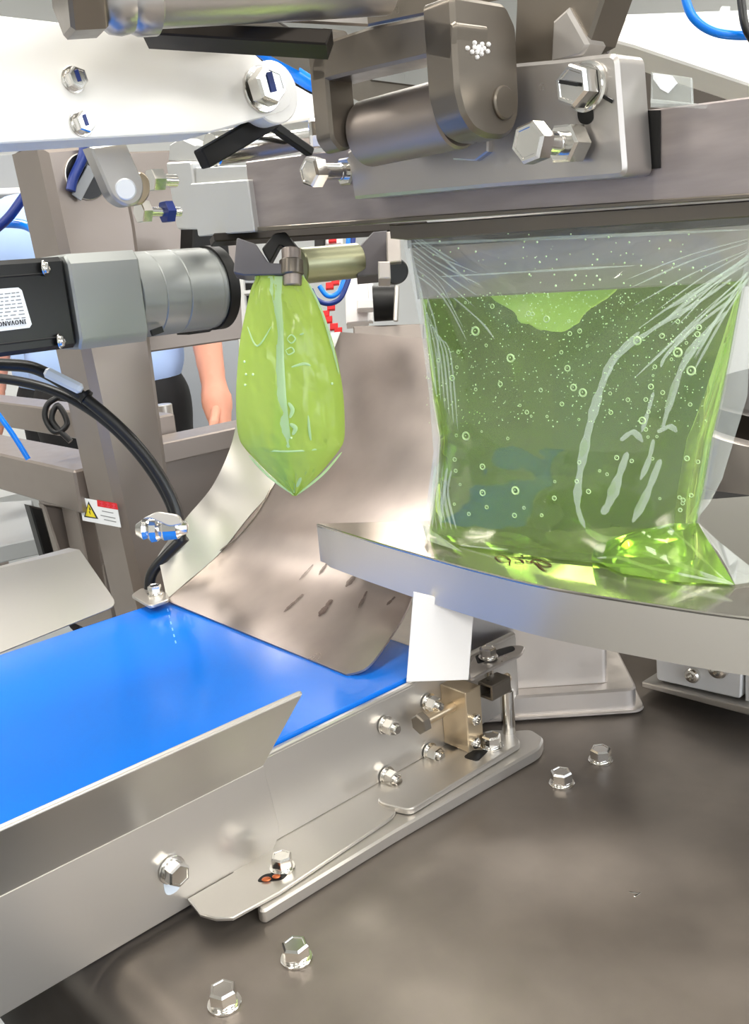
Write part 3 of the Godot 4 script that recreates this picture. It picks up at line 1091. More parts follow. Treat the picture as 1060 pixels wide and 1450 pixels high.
func rotor() -> void:
	var t := thing("rotor_plate", "dark angular steel rotor plate along the top edge above the clevis", "rotor plate", W(0.8, 0.6, 0.575))
	var h := 0.578
	var mb := MB.new()
	var q := YS([190, -20, 235, 22, 521, 37, 760, -12], h)
	q.append_array(WS([0.62, 0.0, h, 1.5, -0.2, h, 1.6, 0.9, h, 0.75, 0.8, h]))
	prism(mb, q, -Vector3.UP, 0.03, 0.0015)
	part("plate", mb, M.cast, t)
	t = thing("rotor_beam", "dark brown steel beam under the left side of the rotor plate", "beam", pd(350, 50, 0.565))
	mb = MB.new()
	prism(mb, DS([205, 28, 470, 40, 462, 63, 200, 47], 0.565), -cf, 0.02, 0.001)
	part("beam", mb, M.dark_steel, t)
	t = thing("steel_pipe", "shiny steel pipe with a hexagon union at the top left edge", "pipe", pd(150, 10, 0.55))
	mb = MB.new()
	var p := pd(84, -2, 0.50)
	var r := pd(420, -16, 0.56)
	var d := (r - p).normalized()
	lathe(mb, p, d, [0, 0, 0.018, 0, 0.0205, 0.002, 0.0205, 0.018, 0.019, 0.02, 0, 0.02], 6)
	part("union_nut", mb, M.cast, t)
	mb = MB.new()
	lathe(mb, p, d, [0.015, 0.02, 0.0185, 0.024, 0.0195, 0.03, 0.0185, 0.036, 0.0205, 0.04, 0.0205, 0.05, 0.017, 0.052, 0.017, 0.2, 0, 0.2], 36)
	part("pipe", mb, M.block, t)
	# sloping channel at the top right, hoses beside it
	t = thing("sloping_channel", "pale steel channel sloping down to the right at the top right corner", "channel", pd(980, 70, 0.7))
	mb = MB.new()
	prism(mb, DS([870, 59, 886, 27, 1100, 87, 1100, 134, 896, 66], 0.70), -cf, 0.03, 0.0015)
	part("channel", mb, M.arm, t)
	mb = MB.new()
	prism(mb, DS([852, 34, 866, 16, 886, 27, 870, 59], 0.70), -cf, 0.02, 0.001)
	part("end_cap", mb, M.guard, t)
	mb = MB.new()
	prism(mb, DS([884, 20, 1100, 12, 1100, 95, 886, 36], 0.74), -cf, 0.004, 0.001)
	part("back_plate", mb, M.arm, t)
	t = thing("dark_side_plate", "dark brown plate in the gap under the sloping channel", "plate", pd(1000, 130, 0.85))
	mb = MB.new()
	prism(mb, DS([830, 40, 915, 60, 1100, 110, 1100, 170, 905, 190, 830, 120], 0.86), -cf, 0.01, 0.001)
	part("plate", mb, M.dark_steel, t)
	t = thing("blue_air_hose", "bright blue air hose looping in the top right corner", "hose", pd(1000, 40, 0.66))
	mb = MB.new()
	tube(mb, smooth(DS([968, -30, 972, 5, 984, 28, 1008, 44, 1040, 50, 1090, 50], 0.66), 6), 0.0031, 12)
	part("hose", mb, M.hose, t, 60)
	t = thing("black_hose", "black hose at the right edge beside the blue loop", "hose", pd(1055, 20, 0.655))
	mb = MB.new()
	tube(mb, smooth(DS([1047, -30, 1050, 10, 1058, 45, 1090, 90], 0.65), 6), 0.0028, 12)
	part("hose", mb, M.rubber, t, 60)
	t = thing("cable_tie_post", "white post behind the blue loop in the top right corner", "post", pd(1028, 30, 0.69))
	mb = MB.new()
	prism(mb, DS([1022, 8, 1034, 8, 1034, 50, 1022, 50], 0.69), -cf, 0.006, 0.001)
	part("post", mb, M.white, t)

func left_arm() -> void:
	var w := 0.6
	var t := thing("swing_arm", "broad pale grey arm plate at the upper left with three blue marked bolts", "arm plate", pv(150, 110, w))
	var mb := MB.new()
	prism(mb, VS([-160, 212, -160, 4, 344, 61, 391, 104, 406, 118, 413, 134, 411, 150, 400, 159, 325, 180, 312, 184, 298, 187], w), -V, 0.045, 0.001)
	part("plate", mb, M.arm, t)
	mb = MB.new()
	lathe(mb, pv(378, 134, w + 0.01), -V, [0, -0.03, 0.021, -0.03, 0.022, -0.029, 0.022, 0.0085, 0.021, 0.0095, 0, 0.0095], 40)
	part("boss", mb, M.arm, t)
	mb = MB.new()
	lathe(mb, pv(370, 127, w - 0.001), -V, [0, 0, 0.0155, 0, 0.016, 0.0005, 0.016, 0.002, 0.0155, 0.0025, 0, 0.0025], 36)
	part("washer", mb, M.bright, t)
	var marks := [[366, 126, 0.023, 0.003], [103, 113, 0.0118, 0.0], [114, 175, 0.0118, 0.0]]
	for b in marks:
		var p := pv(b[0], b[1], w - b[3])
		bolt(t, p, -V, b[2], "head", b[3] == 0.0, 0.25)
		mb = MB.new()
		var c: Vector3 = p - V * (b[2] * 0.775)
		var k: float = b[2]
		bar(mb, c + Vector3.UP * k * 0.34 - U * k * 0.12, c - Vector3.UP * k * 0.22, V, k * 0.05, k * 0.22, 0.0001)
		part("paint_mark", mb, M.blue_dark, t, 35, true, "dark blue paint mark on the bolt")
	# arm link and slanted parts behind the boss
	t = thing("link_arm", "white rounded link behind the large bolt of the swing arm", "link", pv(420, 150, 0.63))
	mb = MB.new()
	prism(mb, rounded(VS([370, 95, 418, 120, 470, 150, 470, 195, 430, 205, 360, 190], 0.655), 0.012), -V, 0.02, 0.001)
	part("link", mb, M.arm, t)
	mb = MB.new()
	cyl(mb, pv(300, 212, 0.66), pv(455, 186, 0.66), 0.013, 24)
	part("rod", mb, M.bright, t)
	t = thing("slanted_strut", "dark slanted strut below the swing arm", "strut", pv(330, 190, 0.62))
	mb = MB.new()
	bar(mb, pv(285, 226, 0.625), pv(385, 168, 0.625), V, 0.012, 0.014, 0.001)
	bar(mb, pv(360, 160, 0.635), pv(440, 216, 0.635), V, 0.008, 0.007, 0.001)
	part("strut", mb, M.dark, t)
	# hanging lever with a pin
	t = thing("hanging_lever", "pale rounded lever with a brass edged pin hanging under the swing arm", "lever", pv(170, 240, 0.66))
	mb = MB.new()
	prism(mb, rounded(VS([128, 208, 178, 200, 206, 262, 200, 286, 182, 294, 160, 282], 0.655), 0.012, [2, 3, 4, 5]), -V, 0.014, 0.0016)
	part("lever", mb, M.guard, t)
	mb = MB.new()
	cyl(mb, pv(178, 268, 0.651), pv(178, 268, 0.68), 0.0076, 28)
	part("pin", mb, M.pale_metal, t)
	mb = MB.new()
	prism(mb, rounded(VS([196, 240, 212, 250, 214, 276, 200, 292, 184, 286], 0.675), 0.008), -V, 0.012, 0.0012)
	part("rear_lobe", mb, M.brass, t)
	t = thing("adjusting_bolt", "small steel bolt with a blue nut beside the hanging lever", "bolt", pv(215, 298, 0.69))
	mb = MB.new()
	lathe(mb, pv(196, 300, 0.69), U, [0, 0, 0.0085, 0, 0.009, 0.001, 0.009, 0.008, 0, 0.008], 6)
	part("head", mb, M.bright, t)
	mb = MB.new()
	cyl(mb, pv(200, 300, 0.69), pv(256, 300, 0.69), 0.0038, 14)
	part("shank", mb, M.bright, t)
	mb = MB.new()
	lathe(mb, pv(231, 300, 0.69), U, [0, 0, 0.0085, 0, 0.009, 0.001, 0.009, 0.007, 0, 0.007], 6)
	part("nut", mb, M.blue_dark, t, 35, true, "blue nut")
	t = thing("lever_nut", "small steel nut and stud above the blue nut", "nut", pv(220, 255, 0.69))
	mb = MB.new()
	lathe(mb, pv(212, 255, 0.69), U, [0, 0, 0.0085, 0, 0.009, 0.001, 0.009, 0.01, 0, 0.01], 6)
	cyl(mb, pv(222, 256, 0.69), pv(250, 256, 0.69), 0.005, 14)
	part("nut", mb, M.bright, t)

func posts() -> void:
	var w := 1.05
	var t := thing("machine_post", "square brown grey steel post with a warning sticker behind the blue belt", "post", pv(200, 860, w))
	var mb := MB.new()
	prism(mb, VS([56, 205, 172, 195, 196, 320, 244, 690, 270, 900, 208, 905], w), -V, 0.085, 0.009)
	part("post", mb, M.post, t)
	mb = MB.new()
	lathe(mb, pv(122, 250, w - 0.0012), -V, [0, -0.02, 0.0255, -0.02, 0.0255, 0.0008, 0.0245, 0.0012, 0.0245, -0.018, 0, -0.018], 40)
	part("hole_rim", mb, M.guard, t)
	mb = MB.new()
	lathe(mb, pv(122, 250, w - 0.0010), -V, [0, 0, 0.0246, 0, 0.0246, 0.0006, 0, 0.0006], 40)
	part("hole", mb, M.black, t, 35, true, "round dark cable hole")
	t = thing("hole_hoses", "blue hose and grey tape coming out of the round hole in the post", "hose", pv(120, 250, w))
	mb = MB.new()
	tube(mb, smooth(VS([120, 200, 116, 225, 104, 252, 100, 270], w - 0.008), 6), 0.0055, 12)
	part("hose", mb, M.blue_dark, t, 60)
	mb = MB.new()
	bar(mb, pv(130, 238, w - 0.006), pv(108, 280, w - 0.006), V, 0.002, 0.012, 0.0004)
	part("tape", mb, M.grey, t)
	# warning sticker, on the left face of the post
	var a := pv(120, 735, w)
	var us := a.dot(U) - 0.0006
	# face of the post towards -U leans a little; the sticker lies in it
	var e0 := pv(56, 205, w)
	var e1 := pv(208, 905, w)
	var n := (e1 - e0).cross(V).normalized()
	if n.dot(EYE - e0) < 0.0: n = -n
	var s := e0 + n * 0.0004
	t = thing("warning_sticker", "white sticker with a yellow warning triangle and a red band on the post", "sticker", pl(140, 725, s, n))
	var P := func(arr: Array, off: float) -> PackedVector3Array:
		var r := PackedVector3Array()
		for i in arr.size() / 2: r.append(pl(arr[i * 2], arr[i * 2 + 1], s + n * off, n))
		return r
	mb = MB.new()
	prism(mb, P.call([112, 704, 165, 714, 171, 747, 117, 737], 0.0), n, 0.0005, 0.0)
	part("sheet", mb, M.paper, t)
	mb = MB.new()
	prism(mb, P.call([137, 708, 165, 713, 167, 722, 138, 717], 0.0003), n, 0.0003, 0.0)
	part("red_band", mb, M.red, t)
	mb = MB.new()
	prism(mb, P.call([125, 710, 139, 735, 119, 732], 0.0003), n, 0.0003, 0.0)
	part("triangle_border", mb, M.ink, t)
	mb = MB.new()
	prism(mb, P.call([125, 714, 135.5, 733, 121, 730.5], 0.0006), n, 0.0003, 0.0)
	part("triangle", mb, M.yellow, t)
	mb = MB.new()
	prism(mb, P.call([125.5, 717, 128.5, 722, 126.6, 723, 128, 729, 125.5, 724.5, 127, 723.8], 0.0009), n, 0.0003, 0.0)
	part("bolt_symbol", mb, M.ink, t)
	mb = MB.new()
	for k in 3:
		var x := 141.0 + k * 8.5
		var y := 710.8 + k * 1.6
		prism(mb, P.call([x, y, x + 5, y + 1, x + 5.1, y + 2, x + 0.1, y + 1], 0.0006), n, 0.0003, 0.0)
		prism(mb, P.call([x + 2, y - 0.6, x + 3.4, y - 0.3, x + 4, y + 6.4, x + 2.6, y + 6.2], 0.0006), n, 0.0003, 0.0)
		prism(mb, P.call([x + 0.4, y + 4, x + 5.6, y + 5, x + 5.7, y + 6, x + 0.5, y + 5], 0.0006), n, 0.0003, 0.0)
	part("characters", mb, M.pink, t)
	mb = MB.new()
	for k in [[144, 723, 160, 726], [142, 729, 163, 733.4], [147, 735, 164, 738.6]]:
		prism(mb, P.call([k[0], k[1], k[2], k[3], k[2] + 0.2, k[3] + 1.2, k[0] + 0.2, k[1] + 1.2], 0.0003), n, 0.0003, 0.0)
	part("small_print", mb, M.grey, t)
	# second panel right of the post
	t = thing("motor_mount_panel", "brown grey steel panel behind the geared motor, right of the post", "panel", pv(250, 300, 1.08))
	mb = MB.new()
	prism(mb, VS([175, 215, 330, 210, 345, 480, 205, 500], 1.085), -V, 0.04, 0.002)
	part("panel", mb, M.post, t)
	mb = MB.new()
	prism(mb, VS([274, 322, 322, 326, 330, 400, 327, 450, 298, 470, 268, 474], 0.985), -V, 0.03, 0.002)
	part("bracket", mb, M.dark, t, 35, true, "dark bracket that carries the motor flange")
	# rails
	t = thing("cross_rail", "grey square steel rail running right from behind the post", "rail", W(0.8, 1.25, 0.15))
	mb = MB.new()
	box(mb, W(0.98, 1.285, 0.173), U * 0.39, V * 0.035, Vector3.UP * 0.0155, 0.002)
	part("rail", mb, M.post, t)
	t = thing("side_rail", "grey square steel rail running left from the post", "rail", W(0.45, 1.3, 0.16))
	mb = MB.new()
	box(mb, W(0.54, 1.57, 0.1695), U * 0.04, V * 0.43, Vector3.UP * 0.0285, 0.003)
	part("rail", mb, M.post, t)
	t = thing("rear_rail", "dark steel rail behind the side rail at the left edge", "rail", W(0.62, 1.3, 0.16))
	mb = MB.new()
	box(mb, W(0.74, 1.79, 0.19), U * 0.03, V * 0.45, Vector3.UP * 0.025, 0.003)
	part("rail", mb, M.post, t)
	t = thing("frame_leg", "thin steel frame leg left of the post under the side rail", "leg", pv(80, 760, 1.1))
	mb = MB.new()
	prism(mb, VS([100, 680, 128, 690, 150, 830, 130, 830], 1.2), -V, 0.05, 0.002)
	part("leg", mb, M.post, t)
	mb = MB.new()
	prism(mb, VS([62, 715, 125, 725, 150, 800, 90, 800], 1.26), -V, 0.02, 0.002)
	part("panel", mb, M.post, t)
	mb = MB.new()
	prism(mb, VS([42, 716, 60, 720, 82, 800, 66, 800], 1.21), -V, 0.02, 0.002)
	part("rubber_strip", mb, M.black, t)
	t = thing("lower_cabinet", "grey steel cabinet below the cross rail between the post and the chute", "cabinet", W(0.75, 1.3, -0.1))
	mb = MB.new()
	box(mb, W(0.95, 1.4, 0.02), U * 0.36, V * 0.1, Vector3.UP * 0.13, 0.002)
	part("body", mb, M.post, t)
	t = thing("rail_cap", "small steel cap on the cross rail in front of the shirt", "cap", W(0.72, 1.27, 0.19))
	mb = MB.new()
	cyl(mb, py(232, 592, 0.1887), py(232, 592, 0.1887) + Vector3.UP * 0.024, 0.017, 24)
	part("cap", mb, M.guard, t)

func motor() -> void:
	var w := 0.85
	var t := thing("geared_motor", "black motor with a white data label on a grey round gearbox", "motor", W(0.4, 0.89, 0.37))
	var c := 0.889
	var yc := 0.4085
	var mb := MB.new()
	box(mb, W(0.28, c, yc), U * 0.118, V * 0.039, Vector3.UP * 0.041, 0.004)
	part("motor_body", mb, M.black, t)
	mb = MB.new()
	for s in [[0.027, 0.0], [-0.030, 0.0]]:
		box(mb, W(0.27, w - 0.0008, yc + s[0]), U * 0.108, V * 0.0014, Vector3.UP * 0.0008, 0.0004)
	part("rib", mb, M.dark, t)
	for s in [[68, 380], [90, 483]]:
		bolt(t, pv(s[0] - 6, s[1], w - 0.0015), (U * 0.7 - V * 0.6).normalized(), 0.0105, "dome", true, 0.0, "screw")
	mb = MB.new()
	var oc := PackedVector3Array()
	for k in [[-0.041, -0.034], [-0.034, -0.044], [0.034, -0.044], [0.041, -0.034], [0.041, 0.034], [0.034, 0.043], [-0.034, 0.043], [-0.041, 0.034]]:
		oc.append(W(0.4, c + k[0], yc + k[1]))
	prism(mb, oc, -U, 0.072, 0.002)
	part("adapter", mb, M.motor_grey, t)
	mb = MB.new()
	lathe(mb, W(0.472, c, yc), U, [0, 0, 0.0425, 0, 0.0425, 0.024, 0.0415, 0.025, 0.0425, 0.026, 0.0425, 0.052, 0.0415, 0.053, 0.0425, 0.054, 0.0425, 0.092, 0.0415, 0.093, 0.0415, 0.099, 0, 0.099], 56)
	part("gearbox", mb, M.motor_grey, t)
	mb = MB.new()
	lathe(mb, W(0.571, c, yc), U, [0, 0, 0.044, 0, 0.044, 0.012, 0, 0.012], 56)
	part("flange", mb, M.dark, t)
	mb = MB.new()
	bar(mb, pv(214, 472, 0.856), pv(230, 466, 0.856), V, 0.003, 0.006, 0.0003)
	part("port", mb, M.black, t)
	mb = MB.new()
	bar(mb, pv(289, 407, 0.853), pv(296, 416, 0.853), V, 0.003, 0.007, 0.0003)
	part("port", mb, M.black, t)
	# data label with its upside-down print
	mb = MB.new()
	var lab := VS([-40, 412, 26, 407, 31, 411, 45, 459, 42, 464, -40, 474], w - 0.0006)
	prism(mb, lab, -V, 0.0006, 0.0)
	var label := part("label", mb, M.paper, t, 35, true, "white data label with upside-down print")
	mb = MB.new()
	for k in 8:
		var y := 416.0 + k * 5.2
		var x0 := 27.0 + k * 1.3
		var x := x0
		var r := RandomNumberGenerator.new()
		r.seed = k
		while x > -30:
			var l := r.randf_range(3, 9)
			prism(mb, VS([x, y - x * 0.1, x - l, y - (x - l) * 0.1, x - l + 0.3, y - (x - l) * 0.1 + 1.5, x + 0.3, y - x * 0.1 + 1.5], w - 0.0008), -V, 0.0004, 0.0)
			x -= l + r.randf_range(1, 4)
	part("small_print", mb, M.grey, label)
	# the maker's name, upside down along the lower edge
	var tm := TextMesh.new()
	var f := SystemFont.new()
	f.font_names = PackedStringArray(["Droid Sans"])
	f.font_weight = 700
	tm.font = f
	tm.text = "INOVANCE"
	tm.font_size = 32
	tm.pixel_size = 0.00017
	tm.depth = 0.0004
	tm.horizontal_alignment = HORIZONTAL_ALIGNMENT_LEFT
	var xf := Transform3D(Basis(-U, -Vector3.UP, -V), pv(37, 455, w - 0.001))
	put("printed_name", tm, M.ink, label, xf)

func small_gripper() -> void:
	var d := 0.85
	var t := thing("pouch_gripper", "small gripper with an olive steel cylinder holding the top of the small bag", "gripper", pd(470, 360, d))
	var mb := MB.new()
	cyl(mb, pd(424, 377, d), pd(506, 369, d + 0.03), 0.0158, 32, 0.001)
	part("cylinder", mb, M.olive, t)
	mb = MB.new()
	prism(mb, rounded(DS([335, 336, 362, 345, 380, 372, 425, 374, 425, 388, 345, 390, 330, 386], d - 0.03), 0.002), -cf, 0.02, 0.001)
	part("blade", mb, M.grey_steel, t)
	mb = MB.new()
	cyl(mb, pd(412, 352, d - 0.024), pd(414, 406, d - 0.024), 0.0085, 24)
	part("pivot_pin", mb, M.post, t)
	mb = MB.new()
	cyl(mb, pd(412, 368, d - 0.024), pd(413, 390, d - 0.024), 0.0105, 24)
	part("knuckle", mb, M.cast, t)
	mb = MB.new()
	prism(mb, rounded(DS([370, 352, 388, 330, 404, 328, 424, 352, 410, 356, 396, 346, 382, 372], d + 0.004), 0.002), -cf, 0.014, 0.001)
	part("spring_arm", mb, M.dark, t)
	mb = MB.new()
	prism(mb, DS([505, 352, 528, 328, 548, 326, 548, 388, 505, 392], d + 0.02), -cf, 0.03, 0.001)
	part("bracket", mb, M.grey_steel, t)
	mb = MB.new()
	prism(mb, DS([547, 328, 566, 326, 568, 370, 548, 372], d - 0.01), -cf, 0.03, 0.001)
	part("clamp_pad", mb, M.satin, t)
	mb = MB.new()
	prism(mb, DS([535, 370, 552, 370, 553, 394, 536, 394], d - 0.02), -cf, 0.03, 0.001)
	part("clamp_pad", mb, M.satin, t)
	mb = MB.new()
	cyl(mb, pd(560, 384, d + 0.0), pd(556, 386, d + 0.03), 0.0115, 24)
	part("wheel", mb, M.black, t)
	t = thing("gripper_rail", "thin dark rail under the clamp bar above the small bag", "rail", pd(420, 335, 0.9))
	mb = MB.new()
	bar(mb, pd(300, 340, 0.9), pd(600, 322, 0.98), cu, 0.008, 0.02, 0.001)
	part("rail", mb, M.dark_steel, t)

# ---------------------------------------------------------------- the large bag
var bag_n := Vector3.ZERO
var bag_p := Vector3.ZERO
var bl := []   # left edge: [height, point]
var br := []
var bt := []   # [height, half thickness]

func along(tab: Array, y: float) -> Variant:
	for i in tab.size() - 1:
		if y >= tab[i + 1][0] or i == tab.size() - 2:
			var k := clampf((tab[i][0] - y) / (tab[i][0] - tab[i + 1][0]), 0.0, 1.3)
			return lerp(tab[i][1], tab[i + 1][1], k)
	return tab[0][1]

var fold_noise := FastNoiseLite.new()

func bag_fold(s: float, y: float) -> float:   # folds of the film, drawn from its upper corners
	var f := 0.0
	var px := (s + 1.0) * 0.12
	var py2 := 0.452 - y
	var a := atan2(py2, 0.25 - px)
	var r := Vector2(0.25 - px, py2).length()
	f += 0.0014 * sin(a * 26.0) * exp(-pow((r - 0.07) / 0.075, 2.0)) * smoothstep(0.0, 0.3, 1.0 - s)
	a = atan2(py2, px)
	r = Vector2(px, py2).length()
	f += 0.0011 * sin(a * 22.0 + 1.0) * exp(-pow((r - 0.06) / 0.06, 2.0))
	f += 0.0008 * sin(px * 190.0 + y * 30.0) * smoothstep(0.26, 0.2, y) * smoothstep(-0.55, -0.95, s)
	f += 0.0013 * fold_noise.get_noise_2d(s * 9.0, y * 60.0) + 0.0006 * fold_noise.get_noise_2d(s * 26.0 + 40.0, y * 150.0)
	f += 0.0035 * exp(-pow((s + 0.62) / 0.17, 2.0) - pow((y - 0.297) / 0.016, 2.0))
	return f

func bag_at(s: float, y: float, front: bool, extra: float, fold: float) -> Vector3:
	var l: Vector3 = along(bl, y)
	var r: Vector3 = along(br, y)
	l.y = y
	r.y = y
	var th: float = along(bt, y)
	var o := th * pow(maxf(0.0, 1.0 - s * s), 0.62) + extra
	var c := l.lerp(r, (s + 1.0) / 2.0)
	c += (r - l).normalized() * s * extra
	if front: return c + bag_n * (o + fold * bag_fold(s, y) * (1.0 - s * s))
	return c - bag_n * (o * 0.9)

func bag_front(x: float, y: float, lift := 0.0) -> Vector3:   # the point of the front skin on a line of sight
	var p := pl(x, y, bag_p, bag_n)
	for k in 4:
		var l: Vector3 = along(bl, p.y)
		var r: Vector3 = along(br, p.y)
		var e := r - l
		e.y = 0
		var s := clampf((p - l).dot(e.normalized()) / e.length() * 2.0 - 1.0, -0.99, 0.99)
		var th: float = along(bt, p.y)
		var o := th * pow(1.0 - s * s, 0.62) + lift
		p = pl(x, y, bag_p + bag_n * o, bag_n)
	return p

func bag_loft(y0: float, y1: float, rows: int, extra: float, fold: float, caps: bool) -> MB:
	var mb := MB.new()
	var nc := 40
	var rings := []
	for i in rows + 1:
		var y := lerpf(y0, y1, float(i) / rows)
		var ring := PackedVector3Array()
		for j in nc: ring.append(bag_at(sin(PI * (float(j) / nc - 0.5)), y, true, extra, fold))
		for j in nc: ring.append(bag_at(sin(PI * (0.5 - float(j) / nc)), y, false, extra, fold))
		rings.append(ring)
	var m: int = rings[0].size()
	for i in rows:
		for j in m:
			var k := (j + 1) % m
			mb.quad(rings[i][j], rings[i][k], rings[i + 1][k], rings[i + 1][j])
	if caps:
		for e in [0, rows]:
			for j in nc:
				var a: Vector3 = rings[e][j]
				var b: Vector3 = rings[e][j + 1]
				var c: Vector3 = rings[e][(m - j) % m]
				var d: Vector3 = rings[e][m - j - 1]
				if e == 0:
					mb.tri(a, c, b); mb.tri(b, c, d)
				else:
					mb.tri(a, b, c); mb.tri(b, d, c)
	return mb

func big_bag() -> void:
	bag_p = W(0.553, 0.545, 0)
	fold_noise.seed = 9
	fold_noise.frequency = 0.35
	bag_n = -(U + V * 0.2).normalized()
	var rows := [320, 577, 1068, 0.0012, 350, 580, 1063, 0.004, 380, 587, 1057, 0.009, 412, 596, 1050, 0.015, 450, 601, 1043, 0.020, 500, 607, 1034, 0.025, 560, 614, 1022, 0.029, 620, 624, 1008, 0.032, 680, 620, 998, 0.032, 720, 613, 990, 0.030, 752, 608, 984, 0.027]
	for i in rows.size() / 4:
		var l := pl(rows[i * 4 + 1], rows[i * 4], bag_p, bag_n)
		var r := pl(rows[i * 4 + 2], rows[i * 4], bag_p, bag_n)
		bl.append([l.y, l])
		br.append([r.y, r])
		bt.append([(l.y + r.y) / 2.0, rows[i * 4 + 3]])
	bt.append([HD, 0.022])
	var y1 := HD + 0.0016
	var ytop: float = bl[0][0]
	var t := thing("filled_bag", "large clear bag full of bubbly bright green liquid standing on the table rim", "bag", W(0.57, 0.42, HD))
	var ws := pl(800, 412, bag_p, bag_n).y
	var liq := part("liquid", bag_loft(ws, y1 + 0.0008, 64, 0.0, 0.8, true), M.liquid, t, 40, true)
	part("film", bag_loft(ytop, y1, 60, 0.0012, 1.0, false), M.film, t, 60, false)
	# air bubbles in the liquid just behind the front skin
	for i in 90:
		var x := rng.randf_range(618, 990)
		var y := rng.randf_range(428, 735)
		var r := rng.randf_range(0.0007, 0.0017) if i > 14 else rng.randf_range(0.0018, 0.0031)
		var mb := MB.new()
		var k := 0.32
		lathe(mb, bag_front(x, y, 0.0011), bag_n, [r, -r * k, r * 1.25, 0, r, r * k, r * 0.72, 0, r, -r * k], 14)
		ball(mb, bag_front(x, y, 0.0011) + (cu - cr).normalized() * r * 0.2, Vector3.ONE * r * 0.22, 6)
		part("bubble", mb, M.ring, liq, 80, true)
	var fine := MB.new()
	for i in 900:
		var x := rng.randf_range(600, 1000)
		var y := 415.0 + 190.0 * pow(rng.randf(), 1.4)
		var r := rng.randf_range(0.0002, 0.00055)
		ball(fine, bag_front(x, y, 0.0008), Vector3.ONE * r, 6)
	var fo := part("fine_bubbles", fine, M.froth, liq, 80, false)
	fo.set_meta("kind", "stuff")
	fine = MB.new()
	for i in 90:
		var q := bag_front(rng.randf_range(590, 1040), rng.randf_range(330, 405), 0.0)
		ball(fine, q, Vector3.ONE * rng.randf_range(0.0003, 0.0009), 6)
	fo = part("droplets", fine, M.froth, t, 80, false)
	fo.set_meta("kind", "stuff")
	# pale creases and welds in the film on the right half
	var creases := [
		[[1035, 395, 985, 430, 930, 462, 880, 500, 855, 540], 0.0016], [[905, 470, 870, 505, 852, 545, 838, 590, 826, 640, 818, 690, 818, 720, 828, 748], 0.0032],
		[[1040, 420, 985, 462, 945, 500, 935, 520], 0.0014], [[1030, 440, 990, 480, 965, 520, 945, 580, 938, 605], 0.0024], [[925, 555, 915, 590, 908, 612], 0.0016],
		[[888, 640, 874, 680, 862, 712, 852, 728], 0.0036], [[925, 622, 918, 652, 906, 680], 0.002], [[878, 624, 896, 612, 910, 626], 0.0022], [[930, 612, 948, 604, 958, 612], 0.002],
		[[935, 650, 915, 700, 895, 740], 0.003], [[596, 415, 604, 450, 612, 520, 618, 560], 0.0012], [[604, 420, 618, 470, 622, 540], 0.001], [[617, 660, 612, 700, 612, 745], 0.002], [[632, 680, 626, 710, 624, 745], 0.0016],
		[[650, 772, 690, 776, 720, 778], 0.0008], [[640, 420, 680, 455, 700, 480], 0.0008], [[585, 335, 620, 360, 665, 400], 0.0008], [[1062, 360, 1000, 405, 940, 440], 0.0012], [[580, 345, 760, 338, 1060, 325], 0.0012], [[620, 392, 760, 384, 900, 376], 0.0008],
	]
	for i in 16:
		var a := rng.randf_range(0.0, 1.0)
		var s0 := Vector2(1060, 338 + a * 60.0)
		var s1 := Vector2(rng.randf_range(880, 985), 395 + a * 150.0)
		creases.append([[s0.x, s0.y, lerpf(s0.x, s1.x, 0.5), lerpf(s0.y, s1.y, 0.5) - 5, s1.x, s1.y], rng.randf_range(0.0004, 0.0009)])
	for i in 8:
		creases.append([[584, 330 + i * 8, 612 + i * 2, 350 + i * 10, 640 + rng.randf() * 40, 372 + i * 16], rng.randf_range(0.0003, 0.0007)])
	for i in 6:
		creases.append([[600 + i * 4, 430 + i * 10, 612 + i * 5, 500, 618 + i * 6, 560 + i * 10], rng.randf_range(0.0004, 0.0009)])
	for i in 5:
		creases.append([[615 + i * 6, 650 + i * 4, 614 + i * 5, 700, 618 + i * 7, 750], rng.randf_range(0.0005, 0.0014)])
	for c in creases:
		var mb := MB.new()
		var pts := PackedVector3Array()
		for i in c[0].size() / 2: pts.append(bag_front(c[0][i * 2], c[0][i * 2 + 1], 0.0012))
		tube(mb, smooth(pts, 8), c[1], 10, 0.3, bag_n, 0.1, 0.22)
		part("crease", mb, M.crease, t, 60, true)
	# clear welded side seam on the right
	var g := []
	for k in [[1066, 330, 1076, 330], [1050, 412, 1062, 420], [1034, 500, 1060, 500], [1022, 560, 1058, 560], [1010, 620, 1038, 625], [1000, 670, 1022, 678], [992, 705, 1004, 712], [975, 735, 982, 738]]:
		g.append(PackedVector3Array([pl(k[0] - 3, k[1], bag_p, bag_n), pl((k[0] + k[2]) / 2.0, (k[1] + k[3]) / 2.0, bag_p + bag_n * 0.002, bag_n), pl(k[2], k[3], bag_p, bag_n)]))
	var mb := MB.new()
	sheet(mb, g, 0.0006)
	part("side_seam", mb, M.film_thick, t, 50, true, "clear welded seam along the right edge")
	g = []
	for k in [[570, 322, 580, 322], [574, 360, 584, 360], [586, 412, 597, 412], [598, 480, 606, 480], [608, 560, 615, 560], [614, 640, 625, 640], [606, 700, 618, 700], [600, 752, 610, 752]]:
		g.append(PackedVector3Array([pl(k[0], k[1], bag_p, bag_n), pl(k[2], k[3], bag_p, bag_n)]))
	mb = MB.new()
	sheet(mb, g, 0.0006)
	part("side_seam", mb, M.film_thick, t, 50, true, "clear welded seam along the left edge")
	# the folded corner that lies on the table: a wedge of liquid in its film, and a clear flap
	var h := HD + 0.0012
	var low := [py(838, 792, h), py(880, 812, h), py(960, 824, h), py(1040, 828, h), py(1004, 775, h), py(940, 770, h)]
